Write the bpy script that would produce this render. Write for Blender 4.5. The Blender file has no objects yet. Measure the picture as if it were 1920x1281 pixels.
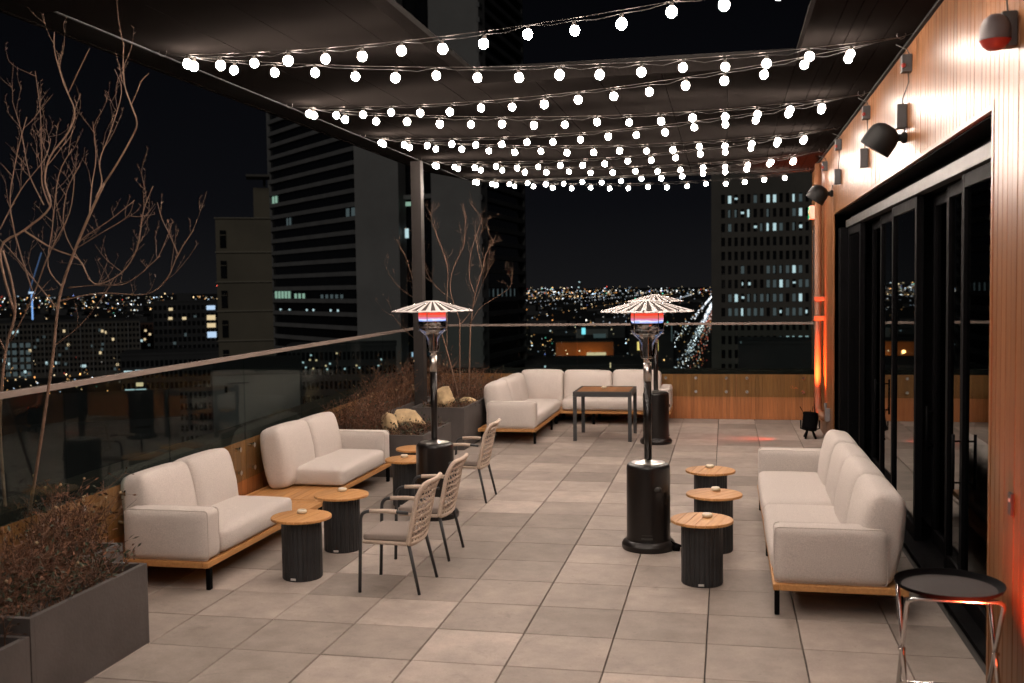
import bpy, bmesh, math, random
from mathutils import Vector, Matrix
random.seed(7)
C = bpy.data.collections.new('terrace'); bpy.context.scene.collection.children.link(C)
sc = bpy.context.scene
PI = math.pi; R = math.radians

# ------------------------------------------------------------------ camera model (also used to survey positions)
F, PITCH, ROLL, YAW = 1921.18, 0.0515525, -0.0135192, 0.2062545
O = Vector((0.1308, -6.1042, 2.3398)); CX, CY = 960.0, 640.5
_f = Vector((-math.sin(YAW)*math.cos(PITCH), math.cos(YAW)*math.cos(PITCH), -math.sin(PITCH)))
_r = Vector((math.cos(YAW), math.sin(YAW), 0)); _u = _r.cross(_f)
CR = math.cos(ROLL)*_r + math.sin(ROLL)*_u; CU = -math.sin(ROLL)*_r + math.cos(ROLL)*_u
def ray(x, y): return (x-CX)/F*CR - (y-CY)/F*CU + _f
def atz(x, y, z=0.0): d = ray(x, y); return O + d*((z-O.z)/d.z)
def atx(x, y, X): d = ray(x, y); return O + d*((X-O.x)/d.x)
def aty(x, y, Y): d = ray(x, y); return O + d*((Y-O.y)/d.y)
def far(px, depth, z=0.0):          # a surveyed point of the city: bearing of photo column px at a distance
    lat = (px-CX)/F*depth
    return Vector((O.x + lat*math.cos(YAW) - depth*math.sin(YAW), O.y + lat*math.sin(YAW) + depth*math.cos(YAW), z))
def farz(px, y, depth): return O.z + (541.4-0.0135*(px-960)-y)/F*depth
GZ = -48.0
cd = bpy.data.cameras.new('camera'); cam = bpy.data.objects.new('camera', cd); C.objects.link(cam)
cam.matrix_world = Matrix(((CR.x, CU.x, -_f.x, O.x), (CR.y, CU.y, -_f.y, O.y), (CR.z, CU.z, -_f.z, O.z), (0, 0, 0, 1)))
cd.sensor_width = 36; cd.lens = 36*F/1920; cd.clip_start = 0.05; cd.clip_end = 60000
cd.dof.use_dof = True; cd.dof.focus_distance = 10.5; cd.dof.aperture_fstop = 2.2
sc.camera = cam

# ------------------------------------------------------------------ materials
def nt(name):
    m = bpy.data.materials.new(name); m.use_nodes = True
    return m, m.node_tree.nodes, m.node_tree.links
def N(ns, t, **k):
    n = ns.new(t)
    for a, v in k.items():
        if a in n.inputs: n.inputs[a].default_value = v
        else: setattr(n, a, v)
    return n
def mat(name, col, rough=.6, metal=0, wrinkle=0, var=.12, scale=8, bump=0, bscale=60, island=0, spec=.5, stretch=(1, 1, 1), coat=0):
    m, ns, L = nt(name); b = ns['Principled BSDF']
    b.inputs['Metallic'].default_value = metal; b.inputs['Specular IOR Level'].default_value = spec
    b.inputs['Coat Weight'].default_value = coat
    tc = N(ns, 'ShaderNodeTexCoord'); mp = N(ns, 'ShaderNodeMapping'); mp.inputs['Scale'].default_value = stretch
    L.new(tc.outputs['Object'], mp.inputs['Vector'])
    no = N(ns, 'ShaderNodeTexNoise', Scale=scale, Detail=5.0, Roughness=.6); L.new(mp.outputs[0], no.inputs['Vector'])
    mr = N(ns, 'ShaderNodeMapRange'); mr.inputs['From Min'].default_value = .3; mr.inputs['From Max'].default_value = .7
    mr.inputs['To Min'].default_value = 1-var; mr.inputs['To Max'].default_value = 1+var
    L.new(no.outputs['Fac'], mr.inputs['Value']); fac = mr.outputs[0]
    if island:
        g = N(ns, 'ShaderNodeNewGeometry'); m2 = N(ns, 'ShaderNodeMapRange')
        m2.inputs['To Min'].default_value = 1-island; m2.inputs['To Max'].default_value = 1+island
        L.new(g.outputs['Random Per Island'], m2.inputs['Value'])
        mu = N(ns, 'ShaderNodeMath', operation='MULTIPLY'); L.new(fac, mu.inputs[0]); L.new(m2.outputs[0], mu.inputs[1]); fac = mu.outputs[0]
    vm = N(ns, 'ShaderNodeVectorMath', operation='SCALE'); vm.inputs[0].default_value = col
    L.new(fac, vm.inputs['Scale']); L.new(vm.outputs[0], b.inputs['Base Color'])
    r2 = N(ns, 'ShaderNodeMapRange'); r2.inputs['To Min'].default_value = max(.02, rough*.85); r2.inputs['To Max'].default_value = min(1, rough*1.15)
    L.new(no.outputs['Fac'], r2.inputs['Value']); L.new(r2.outputs[0], b.inputs['Roughness'])
    if bump:
        n2 = N(ns, 'ShaderNodeTexNoise', Scale=bscale, Detail=3.0); L.new(mp.outputs[0], n2.inputs['Vector'])
        bu = N(ns, 'ShaderNodeBump', Strength=bump, Distance=.01); L.new(n2.outputs['Fac'], bu.inputs['Height']); L.new(bu.outputs[0], b.inputs['Normal'])
        if wrinkle:
            n3 = N(ns, 'ShaderNodeTexNoise', Scale=4.5, Detail=3.0, Distortion=1.2); L.new(tc.outputs['Object'], n3.inputs['Vector'])
            b3 = N(ns, 'ShaderNodeBump', Strength=wrinkle, Distance=.05); L.new(n3.outputs['Fac'], b3.inputs['Height']); L.new(b3.outputs[0], bu.inputs['Normal'])
    return m
def emis(name, col, s, sample=False):
    m, ns, L = nt(name); ns.remove(ns['Principled BSDF'])
    e = N(ns, 'ShaderNodeEmission', Strength=s); e.inputs['Color'].default_value = (*col, 1)
    L.new(e.outputs[0], ns['Material Output'].inputs['Surface'])
    if not sample: m.cycles.emission_sampling = 'NONE'
    return m
M = {}
def wood(name, c1, c2, rough, island=.2, axis=2, scale=3.0, spec=.5):
    m, ns, L = nt(name); b = ns['Principled BSDF']; b.inputs['Roughness'].default_value = rough; b.inputs['Specular IOR Level'].default_value = spec
    tc = N(ns, 'ShaderNodeTexCoord'); mp = N(ns, 'ShaderNodeMapping')
    st = [14.0, 14.0, 14.0]; st[axis] = .7; mp.inputs['Scale'].default_value = st
    g = N(ns, 'ShaderNodeNewGeometry'); ad = N(ns, 'ShaderNodeVectorMath', operation='ADD')
    sc_ = N(ns, 'ShaderNodeMath', operation='MULTIPLY'); sc_.inputs[1].default_value = 37.0
    L.new(g.outputs['Random Per Island'], sc_.inputs[0]); L.new(tc.outputs['Object'], mp.inputs['Vector'])
    L.new(mp.outputs[0], ad.inputs[0]); L.new(sc_.outputs[0], ad.inputs[1])
    no = N(ns, 'ShaderNodeTexNoise', Scale=scale, Detail=6.0, Roughness=.65, Distortion=.6); L.new(ad.outputs[0], no.inputs['Vector'])
    cr = N(ns, 'ShaderNodeValToRGB'); cr.color_ramp.elements[0].position = .3; cr.color_ramp.elements[1].position = .7
    cr.color_ramp.elements[0].color = (*c1, 1); cr.color_ramp.elements[1].color = (*c2, 1)
    L.new(no.outputs['Fac'], cr.inputs[0])
    m2 = N(ns, 'ShaderNodeMapRange'); m2.inputs['To Min'].default_value = 1-island; m2.inputs['To Max'].default_value = 1+island
    L.new(g.outputs['Random Per Island'], m2.inputs['Value'])
    vm = N(ns, 'ShaderNodeVectorMath', operation='SCALE'); L.new(cr.outputs[0], vm.inputs[0]); L.new(m2.outputs[0], vm.inputs['Scale'])
    L.new(vm.outputs[0], b.inputs['Base Color'])
    bu = N(ns, 'ShaderNodeBump', Strength=.25, Distance=.002); L.new(no.outputs['Fac'], bu.inputs['Height']); L.new(bu.outputs[0], b.inputs['Normal'])
    return m
M['wall_wood'] = wood('cedar_boards', (.135, .056, .021), (.21, .094, .039), .33, .22, 2, spec=.12)
M['par_wood'] = wood('parapet_boards', (.33, .115, .034), (.48, .185, .06), .5, .16, 2)
M['teak'] = wood('teak', (.42, .19, .06), (.60, .31, .11), .5, .14, 1)
M['teak_x'] = wood('teak_crosswise', (.40, .19, .07), (.56, .30, .12), .5, .14, 0)
M['table_wood'] = wood('table_slats', (.26, .115, .045), (.38, .18, .075), .45, .12, 0)
M['fabric'] = mat('boucle_fabric', (.755, .68, .625), .92, var=.16, scale=150, bump=.9, bscale=300, spec=.2, wrinkle=.22)
M['black'] = mat('black_metal', (.0045, .0045, .005), .6, var=.2, spec=.02)
M['charcoal'] = mat('charcoal_metal', (.035, .036, .038), .5, var=.15)
M['fluted'] = mat('fluted_black', (.020, .021, .023), .55, var=.25, island=.3)
M['gloss_black'] = mat('heater_black', (.007, .0052, .0048), .30, var=.12, spec=.45)
M['chrome'] = mat('chrome', (.78, .77, .76), .14, 1, var=.04)
M['steel'] = mat('brushed_steel', (.60, .57, .54), .32, 1, var=.08, scale=30, stretch=(1, 1, 6))
M['alu'] = mat('aluminium', (.56, .53, .51), .6, 0, var=.1, scale=14)
M['refl_dark'] = mat('painted_dark_reflection', (.050, .038, .033), .7, 0, var=.1, scale=14, spec=.1)  # dark wedges of the heater hood: reflected dark ceiling put into the colour
M['rope'] = mat('cream_rope', (.66, .53, .43), .85, var=.14, scale=120, bump=.6, bscale=300, spec=.2)
M['cushion'] = mat('taupe_cushion', (.30, .25, .22), .9, var=.08, scale=80, bump=.4, bscale=300, spec=.2)
M['concrete'] = mat('planter_concrete', (.082, .071, .067), .8, var=.22, scale=2.6, bump=.2, bscale=40)
M['soil'] = mat('soil', (.035, .025, .02), .95, var=.4, scale=14, bump=1, bscale=30)
M['ceil'] = mat('canopy_panel', (.0098, .0084, .0077), .95, var=.10, scale=1.2, spec=0)
M['ceil_dark'] = mat('canopy_fascia', (.016, .015, .014), .8, var=.1, spec=.05)
M['post'] = mat('post_paint', (.024, .020, .018), .5, var=.06)
M['rock'] = mat('sandstone', (.50, .36, .20), .9, var=.3, scale=7, bump=.9, bscale=14)
M['bark'] = mat('bark', (.175, .105, .07), .8, var=.3, scale=20, bump=.4, bscale=60)
M['twig'] = mat('dry_twig', (.14, .07, .04), .85, var=.3, scale=8, island=.4)
M['leaf'] = mat('dry_leaf', (.12, .052, .026), .8, var=.25, scale=4, island=.6)
M['leaf_g'] = mat('dark_green_leaf', (.035, .045, .025), .7, var=.3, scale=4, island=.5)
M['seed'] = mat('pale_seed_head', (.3, .21, .12), .9, var=.3, scale=30)
M['cream'] = mat('cream_candle', (.75, .66, .5), .5, var=.05)
M['speaker'] = mat('speaker_plastic', (.006, .006, .006), .6, var=.15, spec=.25)
M['whitebox'] = mat('white_plastic', (.62, .60, .57), .45, var=.06)
M['greybox'] = mat('grey_plastic', (.17, .155, .155), .5, var=.06)
M['pipe_paint'] = mat('pipe_paint', (.20, .085, .04), .5, var=.08)
M['dome_grey'] = mat('dome_grey', (.075, .06, .062), .55, var=.1)
M['redplastic'] = mat('red_plastic', (.22, .022, .016), .35, var=.06)
M['doorpaint'] = mat('dark_door', (.03, .026, .025), .5, var=.1)
M['tower'] = mat('tower_concrete', (.30, .29, .28), .85, var=.12, scale=.08)
M['tower_rib'] = mat('tower_spandrel', (.235, .23, .226), .8, var=.15, scale=.2)
M['beige'] = mat('beige_masonry', (.22, .19, .14), .85, var=.15, scale=.15)
M['brownst'] = mat('brown_precast', (.16, .145, .125), .85, var=.15, scale=.15)
M['dkbld'] = mat('dark_building', (.07, .07, .072), .85, var=.3, scale=.05)
M['redbrick'] = mat('brick_building', (.16, .09, .07), .85, var=.2, scale=.1)
M['dkglass'] = mat('dark_window_glass', (.012, .013, .015), .12, var=.3, scale=.3)
M['ground'] = mat('city_ground', (.02, .02, .02), .95, var=.6, scale=.01)
M['asphalt'] = mat('asphalt', (.05, .05, .05), .7, var=.3, scale=.05)
M['slab'] = mat('slab_concrete', (.06, .055, .05), .9, var=.2, scale=1)
M['orange_bld'] = mat('orange_stucco', (.45, .20, .09), .85, var=.2, scale=.05)
M['rail'] = mat('satin_rail', (.21, .165, .14), .45, 0, var=.06, spec=.6)
M['bulb'] = emis('bulb_glow', (1.0, .835, .725), 195.0, True)
M['socket'] = mat('bulb_socket', (.05, .045, .04), .4, var=.1)
M['wire'] = mat('steel_wire', (.24, .215, .20), .45, 1, var=.05)
M['cord'] = mat('black_cord', (.03, .028, .026), .5, var=.1)
M['lit_cool'] = emis('lit_window_cool', (.62, .88, .92), .75)
M['lit_dim'] = emis('lit_window_dim', (.45, .62, .65), .11)
M['lit_green'] = emis('lit_window_green', (.42, .72, .55), .5)
M['lit_warm'] = emis('lit_window_warm', (1.0, .78, .45), .75)
M['lit_blue'] = emis('lit_window_blue', (.55, .75, 1.0), .9)
M['sign_yellow'] = emis('sign_yellow', (1.0, .72, .22), 1.2)
M['sign_cyan'] = emis('sign_cyan', (.25, .85, 1.0), 1.3)
M['exit_green'] = emis('exit_green', (.05, .75, .30), .9)
M['lens_red'] = emis('red_lens', (1.0, .10, .03), 30.0)
M['aviation'] = emis('aviation_red', (1.0, .12, .08), 6.0)
M['lampbar'] = emis('lamp_bar', (.85, .9, 1.0), 2.0)

# paving: pale concrete tiles, each with its own tone, blotchy wear
def tile_mat():
    m, ns, L = nt('paving_tiles'); b = ns['Principled BSDF']; b.inputs['Specular IOR Level'].default_value = .22
    tc = N(ns, 'ShaderNodeTexCoord'); g = N(ns, 'ShaderNodeNewGeometry')
    sh = N(ns, 'ShaderNodeVectorMath', operation='SCALE'); sh.inputs[0].default_value = (31, 17, 5); L.new(g.outputs['Random Per Island'], sh.inputs['Scale'])
    ad = N(ns, 'ShaderNodeVectorMath', operation='ADD'); L.new(tc.outputs['Object'], ad.inputs[0]); L.new(sh.outputs[0], ad.inputs[1])
    n1 = N(ns, 'ShaderNodeTexNoise', Scale=3.6, Detail=9.0, Roughness=.7); L.new(ad.outputs[0], n1.inputs['Vector'])
    n2 = N(ns, 'ShaderNodeTexNoise', Scale=75.0, Detail=4.0, Roughness=.8); L.new(tc.outputs['Object'], n2.inputs['Vector'])
    n3 = N(ns, 'ShaderNodeTexNoise', Scale=.55, Detail=3.0); L.new(tc.outputs['Object'], n3.inputs['Vector'])
    mr = N(ns, 'ShaderNodeMapRange'); mr.inputs['From Min'].default_value = .3; mr.inputs['From Max'].default_value = .7; mr.inputs['To Min'].default_value = .72; mr.inputs['To Max'].default_value = 1.12
    L.new(n1.outputs['Fac'], mr.inputs['Value'])
    m2 = N(ns, 'ShaderNodeMapRange'); m2.inputs['To Min'].default_value = .70; m2.inputs['To Max'].default_value = 1.22; L.new(g.outputs['Random Per Island'], m2.inputs['Value'])
    m3 = N(ns, 'ShaderNodeMapRange'); m3.inputs['To Min'].default_value = .78; m3.inputs['To Max'].default_value = 1.22; L.new(n2.outputs['Fac'], m3.inputs['Value'])
    m4 = N(ns, 'ShaderNodeMapRange'); m4.inputs['From Min'].default_value = .35; m4.inputs['From Max'].default_value = .65; m4.inputs['To Min'].default_value = .88; m4.inputs['To Max'].default_value = 1.08; L.new(n3.outputs['Fac'], m4.inputs['Value'])
    a = mr.outputs[0]
    n5 = N(ns, 'ShaderNodeTexNoise', Scale=1.7, Detail=8.0, Roughness=.75, Distortion=.8); L.new(tc.outputs['Object'], n5.inputs['Vector'])
    m5 = N(ns, 'ShaderNodeMapRange'); m5.inputs['From Min'].default_value = .58; m5.inputs['From Max'].default_value = .68; m5.inputs['To Min'].default_value = 1; m5.inputs['To Max'].default_value = .80; L.new(n5.outputs['Fac'], m5.inputs['Value'])
    n6 = N(ns, 'ShaderNodeTexNoise', Scale=26.0, Detail=3.0); L.new(tc.outputs['Object'], n6.inputs['Vector'])
    m6 = N(ns, 'ShaderNodeMapRange'); m6.inputs['From Min'].default_value = .66; m6.inputs['From Max'].default_value = .72; m6.inputs['To Min'].default_value = 1; m6.inputs['To Max'].default_value = .84; L.new(n6.outputs['Fac'], m6.inputs['Value'])
    for q in (m2, m3, m4, m5, m6):
        mu = N(ns, 'ShaderNodeMath', operation='MULTIPLY'); L.new(a, mu.inputs[0]); L.new(q.outputs[0], mu.inputs[1]); a = mu.outputs[0]
    vm = N(ns, 'ShaderNodeVectorMath', operation='SCALE'); vm.inputs[0].default_value = (.405, .345, .300); L.new(a, vm.inputs['Scale'])
    L.new(vm.outputs[0], b.inputs['Base Color'])
    rr = N(ns, 'ShaderNodeMapRange'); rr.inputs['To Min'].default_value = .45; rr.inputs['To Max'].default_value = .8; L.new(n1.outputs['Fac'], rr.inputs['Value']); L.new(rr.outputs[0], b.inputs['Roughness'])
    bu = N(ns, 'ShaderNodeBump', Strength=.12, Distance=.002); L.new(n2.outputs['Fac'], bu.inputs['Height']); L.new(bu.outputs[0], b.inputs['Normal'])
    return m
M['tile'] = tile_mat()
def glass_mat(name, tint, refl=1.0):
    m, ns, L = nt(name); ns.remove(ns['Principled BSDF'])
    t = N(ns, 'ShaderNodeBsdfTransparent'); t.inputs['Color'].default_value = (*tint, 1)
    gl = N(ns, 'ShaderNodeBsdfGlossy'); gl.inputs['Roughness'].default_value = .012; gl.inputs['Color'].default_value = (.95, .97, .96, 1)
    fr = N(ns, 'ShaderNodeFresnel', IOR=1.5); mu = N(ns, 'ShaderNodeMath', operation='MULTIPLY'); mu.inputs[1].default_value = refl
    L.new(fr.outputs[0], mu.inputs[0])
    mx = N(ns, 'ShaderNodeMixShader'); L.new(mu.outputs[0], mx.inputs[0]); L.new(t.outputs[0], mx.inputs[1]); L.new(gl.outputs[0], mx.inputs[2])
    L.new(mx.outputs[0], ns['Material Output'].inputs['Surface'])
    return m
M['glass'] = glass_mat('balustrade_glass', (.84, .90, .88), .09)
M['door_glass'] = glass_mat('door_glass', (.35, .37, .40), 1.25)
M['clear_glass'] = glass_mat('heater_glass', (.95, .96, .97), 1.0)
def flame_mat():
    m, ns, L = nt('flame'); ns.remove(ns['Principled BSDF'])
    tc = N(ns, 'ShaderNodeTexCoord'); sx = N(ns, 'ShaderNodeSeparateXYZ'); L.new(tc.outputs['Generated'], sx.inputs[0])
    no = N(ns, 'ShaderNodeTexNoise', Scale=5.0, Detail=3.0); L.new(tc.outputs['Generated'], no.inputs['Vector'])
    ad = N(ns, 'ShaderNodeMath', operation='MULTIPLY_ADD'); ad.inputs[1].default_value = .35; L.new(no.outputs['Fac'], ad.inputs[0]); L.new(sx.outputs['Z'], ad.inputs[2])
    cr = N(ns, 'ShaderNodeValToRGB'); r = cr.color_ramp
    r.elements[0].position = .12; r.elements[0].color = (.10, .22, .95, 1)
    r.elements[1].position = 1.15 if False else 1.0; r.elements[1].color = (.85, .06, .03, 1)
    for p, c in ((.30, (.45, .6, 1.0)), (.38, (.85, .8, .95)), (.48, (.62, .26, .5)), (.72, (.75, .12, .10)), (.86, (.68, .14, .10))):
        e = r.elements.new(p); e.color = (*c, 1)
    L.new(ad.outputs[0], cr.inputs[0])
    em = N(ns, 'ShaderNodeEmission', Strength=1.15); L.new(cr.outputs[0], em.inputs['Color']); L.new(em.outputs[0], ns['Material Output'].inputs['Surface'])
    return m
M['flame'] = flame_mat()
def attr_emis(name, s):
    m, ns, L = nt(name); ns.remove(ns['Principled BSDF'])
    a = N(ns, 'ShaderNodeAttribute', attribute_name='glow'); e = N(ns, 'ShaderNodeEmission', Strength=s)
    L.new(a.outputs['Color'], e.inputs['Color']); L.new(e.outputs[0], ns['Material Output'].inputs['Surface'])
    m.cycles.emission_sampling = 'NONE'
    return m
M['points'] = attr_emis('city_glow', 1.0)

# ------------------------------------------------------------------ helpers
def obj(name, bm, m, parent=None, smooth=False, loc=None):
    me = bpy.data.meshes.new(name)
    bm.normal_update()
    if smooth is True:
        for f in bm.faces: f.smooth = True
    bm.to_mesh(me); bm.free()
    if isinstance(smooth, float):
        for p in me.polygons: p.use_smooth = True
        me.set_sharp_from_angle(angle=smooth)
    me.materials.append(m if not isinstance(m, str) else M[m])
    o = bpy.data.objects.new(name, me); C.objects.link(o)
    if parent: o.parent = parent
    if loc: o.location = loc
    return o
def thing(name, label, cat, loc=(0, 0, 0), rz=0, group=None):
    o = bpy.data.objects.new(name, None); C.objects.link(o); o.location = loc; o.rotation_euler = (0, 0, rz)
    o.empty_display_size = .1
    return tag(o, label, cat, group)
def tag(o, label, cat, group=None):
    o['label'] = label; o['category'] = cat
    if group: o['group'] = group
    return o
def struct(o, kind='structure'): o['kind'] = kind; return o
def copy_tree(o, parent=None):
    c = o.copy(); C.objects.link(c)
    if parent: c.parent = parent
    for ch in list(o.children): copy_tree(ch, c)
    return c
def BM(): return bmesh.new()
def box(bm, x0, x1, y0, y1, z0, z1, bev=0):
    r = bmesh.ops.create_cube(bm, size=1, matrix=Matrix.Translation(((x0+x1)/2, (y0+y1)/2, (z0+z1)/2)) @ Matrix.Diagonal((abs(x1-x0), abs(y1-y0), abs(z1-z0), 1)))
    if bev:
        es = list({e for v in r['verts'] for e in v.link_edges})
        bmesh.ops.bevel(bm, geom=es, offset=bev, segments=2, profile=.7, affect='EDGES')
def obox(bm, c, ux, uy, sx, sy, sz, bev=0):   # box with its own plan axes
    z = Vector((0, 0, 1)); ux = Vector(ux); uy = Vector(uy)
    mt = Matrix((( ux.x*sx, uy.x*sy, 0, c[0]), (ux.y*sx, uy.y*sy, 0, c[1]), (ux.z*sx, uy.z*sy, sz, c[2]), (0, 0, 0, 1)))
    r = bmesh.ops.create_cube(bm, size=1, matrix=mt)
    if bev:
        es = list({e for v in r['verts'] for e in v.link_edges}); bmesh.ops.bevel(bm, geom=es, offset=bev, segments=2, affect='EDGES')
def tube(bm, pts, rad, n=8, cap=True):
    pts = [Vector(p) for p in pts]; k = len(pts)
    if not hasattr(rad, '__len__'): rad = [rad]*k
    t0 = (pts[1]-pts[0]).normalized(); a = Vector((0, 0, 1)) if abs(t0.z) < .9 else Vector((1, 0, 0))
    u = t0.cross(a).normalized(); rings = []
    for i in range(k):
        t = ((pts[min(i+1, k-1)]-pts[i]).normalized() + (pts[i]-pts[max(i-1, 0)]).normalized())
        t = t.normalized() if t.length > 1e-6 else t0
        u = (u - t*u.dot(t)).normalized(); v = t.cross(u)
        rings.append([bm.verts.new(pts[i] + (u*math.cos(2*PI*j/n) + v*math.sin(2*PI*j/n))*rad[i]) for j in range(n)])
    for i in range(k-1):
        for j in range(n): bm.faces.new((rings[i][j], rings[i][(j+1) % n], rings[i+1][(j+1) % n], rings[i+1][j]))
    if cap: bm.faces.new(rings[0][::-1]); bm.faces.new(rings[-1])
def loop_tube(bm, pts, r, n=8):
    tube(bm, list(pts)+[pts[0], pts[1]], r, n, False)
def lathe(bm, prof, n=32, c=(0, 0, 0), axis='z'):
    rings = []
    for r, z in prof:
        rings.append([bm.verts.new((c[0]+max(r, 1e-4)*math.cos(2*PI*j/n), c[1]+max(r, 1e-4)*math.sin(2*PI*j/n), c[2]+z)) for j in range(n)])
    for i in range(len(prof)-1):
        for j in range(n): bm.faces.new((rings[i][j], rings[i][(j+1) % n], rings[i+1][(j+1) % n], rings[i+1][j]))
def arc(pts, rad, n=5):      # round the corners of a polyline
    pts = [Vector(p) for p in pts]; out = [pts[0]]
    for i in range(1, len(pts)-1):
        a, b, c = pts[i-1], pts[i], pts[i+1]; d1 = (a-b).normalized(); d2 = (c-b).normalized()
        r = min(rad, (a-b).length*.48, (c-b).length*.48); p0 = b+d1*r; p2 = b+d2*r
        for j in range(n+1):
            t = j/n; out.append(p0*(1-t)**2 + b*2*t*(1-t) + p2*t*t)
    return out+[pts[-1]]
def cushion(bm, c, half, r, puff=(0, 0, 0), mt=None, n=9, shape=None):
    """rounded, slightly puffed block; closed continuous surface"""
    half = Vector(half); c = Vector(c); g = [0, .06, .14, .26, .5, .74, .86, .94, 1.0]
    vd = {}
    def vert(a, b, d):
        key = (round(a, 4), round(b, 4), round(d, 4))
        if key in vd: return vd[key]
        p = Vector((a*half.x, b*half.y, d*half.z)); rr = [min(r, h*.98) for h in half]
        inn = Vector([max(-(half[i]-rr[i]), min(half[i]-rr[i], p[i])) for i in range(3)])
        q = Vector([(p[i]-inn[i])/rr[i] for i in range(3)])
        if q.length > 1e-6: q = q.normalized()
        s = inn + Vector([q[i]*rr[i] for i in range(3)])
        w = (1-a*a*.9, 1-b*b*.9, 1-d*d*.9)
        s.x += math.copysign(puff[0]*w[1]*w[2], a)*abs(a)
        s.y += math.copysign(puff[1]*w[0]*w[2], b)*abs(b)
        s.z += math.copysign(puff[2]*w[0]*w[1], d)*abs(d)
        if shape: s = shape(s, half)
        s = c + (mt @ s if mt else s)
        vd[key] = bm.verts.new(s); return vd[key]
    L = [2*t-1 for t in g]
    for ax in range(3):
        for sgn in (-1, 1):
            for i in range(8):
                for j in range(8):
                    q = []
                    for (u, v) in ((L[i], L[j]), (L[i+1], L[j]), (L[i+1], L[j+1]), (L[i], L[j+1])):
                        t = [0, 0, 0]; t[ax] = sgn; t[(ax+1) % 3] = u; t[(ax+2) % 3] = v; q.append(vert(*t))
                    if sgn < 0: q = q[::-1]
                    bm.faces.new(q)
def blade(bm, p, d, w, l):
    d = d.normalized(); s = d.cross(Vector((random.uniform(-1, 1), random.uniform(-1, 1), random.uniform(-1, 1)))).normalized()*w
    a, b = p, p+d*l; m = (a+b)/2 + s.cross(d)*.3
    bm.faces.new([bm.verts.new(v) for v in (a, m+s, b, m-s)])

# ------------------------------------------------------------------ terrace floor
S = .6096; YE = 12.2; WX = 1.62
def parX(y): return -4.63-.0494*(y+.12)
bm = BM(); j = .0038
for cix in range(-9, 3):
    for ri in range(-7, 20):
        x0, x1 = cix*S+j, (cix+1)*S-j; y0, y1 = ri*S+j, min((ri+1)*S-j, YE-.004)
        if y1-y0 < .03: continue
        x1 = min(x1, WX+.02)
        if x1-x0 < .05 or x1 < -5.2: continue
        x0 = max(x0, -5.22)
        h = random.uniform(-.0012, .0012)
        t = [bm.verts.new(p) for p in ((x0+.003, y0+.003, h), (x1-.003, y0+.003, h), (x1-.003, y1-.003, h), (x0+.003, y1-.003, h))]
        e = [bm.verts.new(p) for p in ((x0, y0, h-.004), (x1, y0, h-.004), (x1, y1, h-.004), (x0, y1, h-.004))]
        b = [bm.verts.new(p) for p in ((x0, y0, -.03), (x1, y0, -.03), (x1, y1, -.03), (x0, y1, -.03))]
        bm.faces.new(t)
        for k in range(4):
            bm.faces.new((e[k], e[(k+1) % 4], t[(k+1) % 4], t[k])); bm.faces.new((b[k], b[(k+1) % 4], e[(k+1) % 4], e[k]))
struct(obj('terrace_floor', bm, 'tile'))
bm = BM(); box(bm, -5.6, 6.0, -8.5, 12.75, -.45, -.031); struct(obj('terrace_slab', bm, 'slab'))
bm = BM(); box(bm, -5.5, 5.9, -8.4, 12.6, GZ, -.46); tag(obj('host_building', bm, 'dkbld'), 'dark building mass below the paved roof terrace', 'building')

# ------------------------------------------------------------------ right wall of cedar boards with door opening
OY0, OY1, OZ = .23, 9.0, 3.32; WTOP = 4.30; WEND = 12.78
wall = thing('wall', 'tall wall of vertical cedar boards beside the glass doors', 'wall', (WX, 0, 0))
def boards(bm, y0, y1, z0, z1, x=0.0, w=.098, th=.02):
    n = max(1, round((y1-y0)/w)); w = (y1-y0)/n
    for i in range(n):
        a, b = y0+i*w, y0+(i+1)*w; d = random.uniform(-.0012, .0012)
        pts = [(x+.006, a), (x+d+.001, a+.0025), (x+d, a+.005), (x+d, b-.005), (x+d+.001, b-.0025), (x+.006, b)]
        lo = [bm.verts.new((p[0], p[1], z0)) for p in pts]; hi = [bm.verts.new((p[0], p[1], z1)) for p in pts]
        for k in range(5): bm.faces.new((lo[k+1], lo[k], hi[k], hi[k+1]))
bm = BM(); boards(bm, -7.0, OY0-.04, 0, WTOP); obj('cladding', bm, 'wall_wood', wall)
bm = BM(); boards(bm, OY0-.04, OY1+.04, OZ+.028, WTOP); obj('cladding', bm, 'wall_wood', wall)
bm = BM(); boards(bm, OY1+.04, 11.38, 0, WTOP); boards(bm, 11.38, 12.62, 3.36, WTOP); boards(bm, 12.62, WEND, 0, WTOP); obj('cladding', bm, 'wall_wood', wall)
bm = BM()
box(bm, .0115, .30, -7.0, OY0, 0, WTOP); box(bm, .0115, .30, OY0, OY1, OZ+.04, WTOP); box(bm, .0115, .30, OY1, 11.40, 0, WTOP)
box(bm, .0115, .30, 11.40, 12.60, 3.34, WTOP); box(bm, .0115, .30, 12.60, WEND, 0, WTOP); box(bm, .12, .29, 11.40, 12.60, 0.0, 3.34)
obj('core', bm, 'slab', wall)
bm = BM()                       # opening trim, 3 mm proud of the boards
box(bm, -.004, .26, OY0-.045, OY0, 0, OZ+.05); box(bm, -.004, .26, OY1, OY1+.045, 0, OZ+.05); box(bm, -.004, .26, OY0, OY1, OZ, OZ+.03)
obj('opening_trim', bm, 'wall_wood', wall)
bm = BM(); boards(bm, .01, .29, 0, WTOP); e = obj('end_boards', bm, 'wall_wood', wall); e.rotation_euler = (0, 0, -PI/2); e.location = (0, WEND+.012, 0)
# roof coping line on the wall
bm = BM(); box(bm, -.03, .31, -7.0, WEND+.03, WTOP, WTOP+.05); obj('coping', bm, 'ceil_dark', wall)

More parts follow.
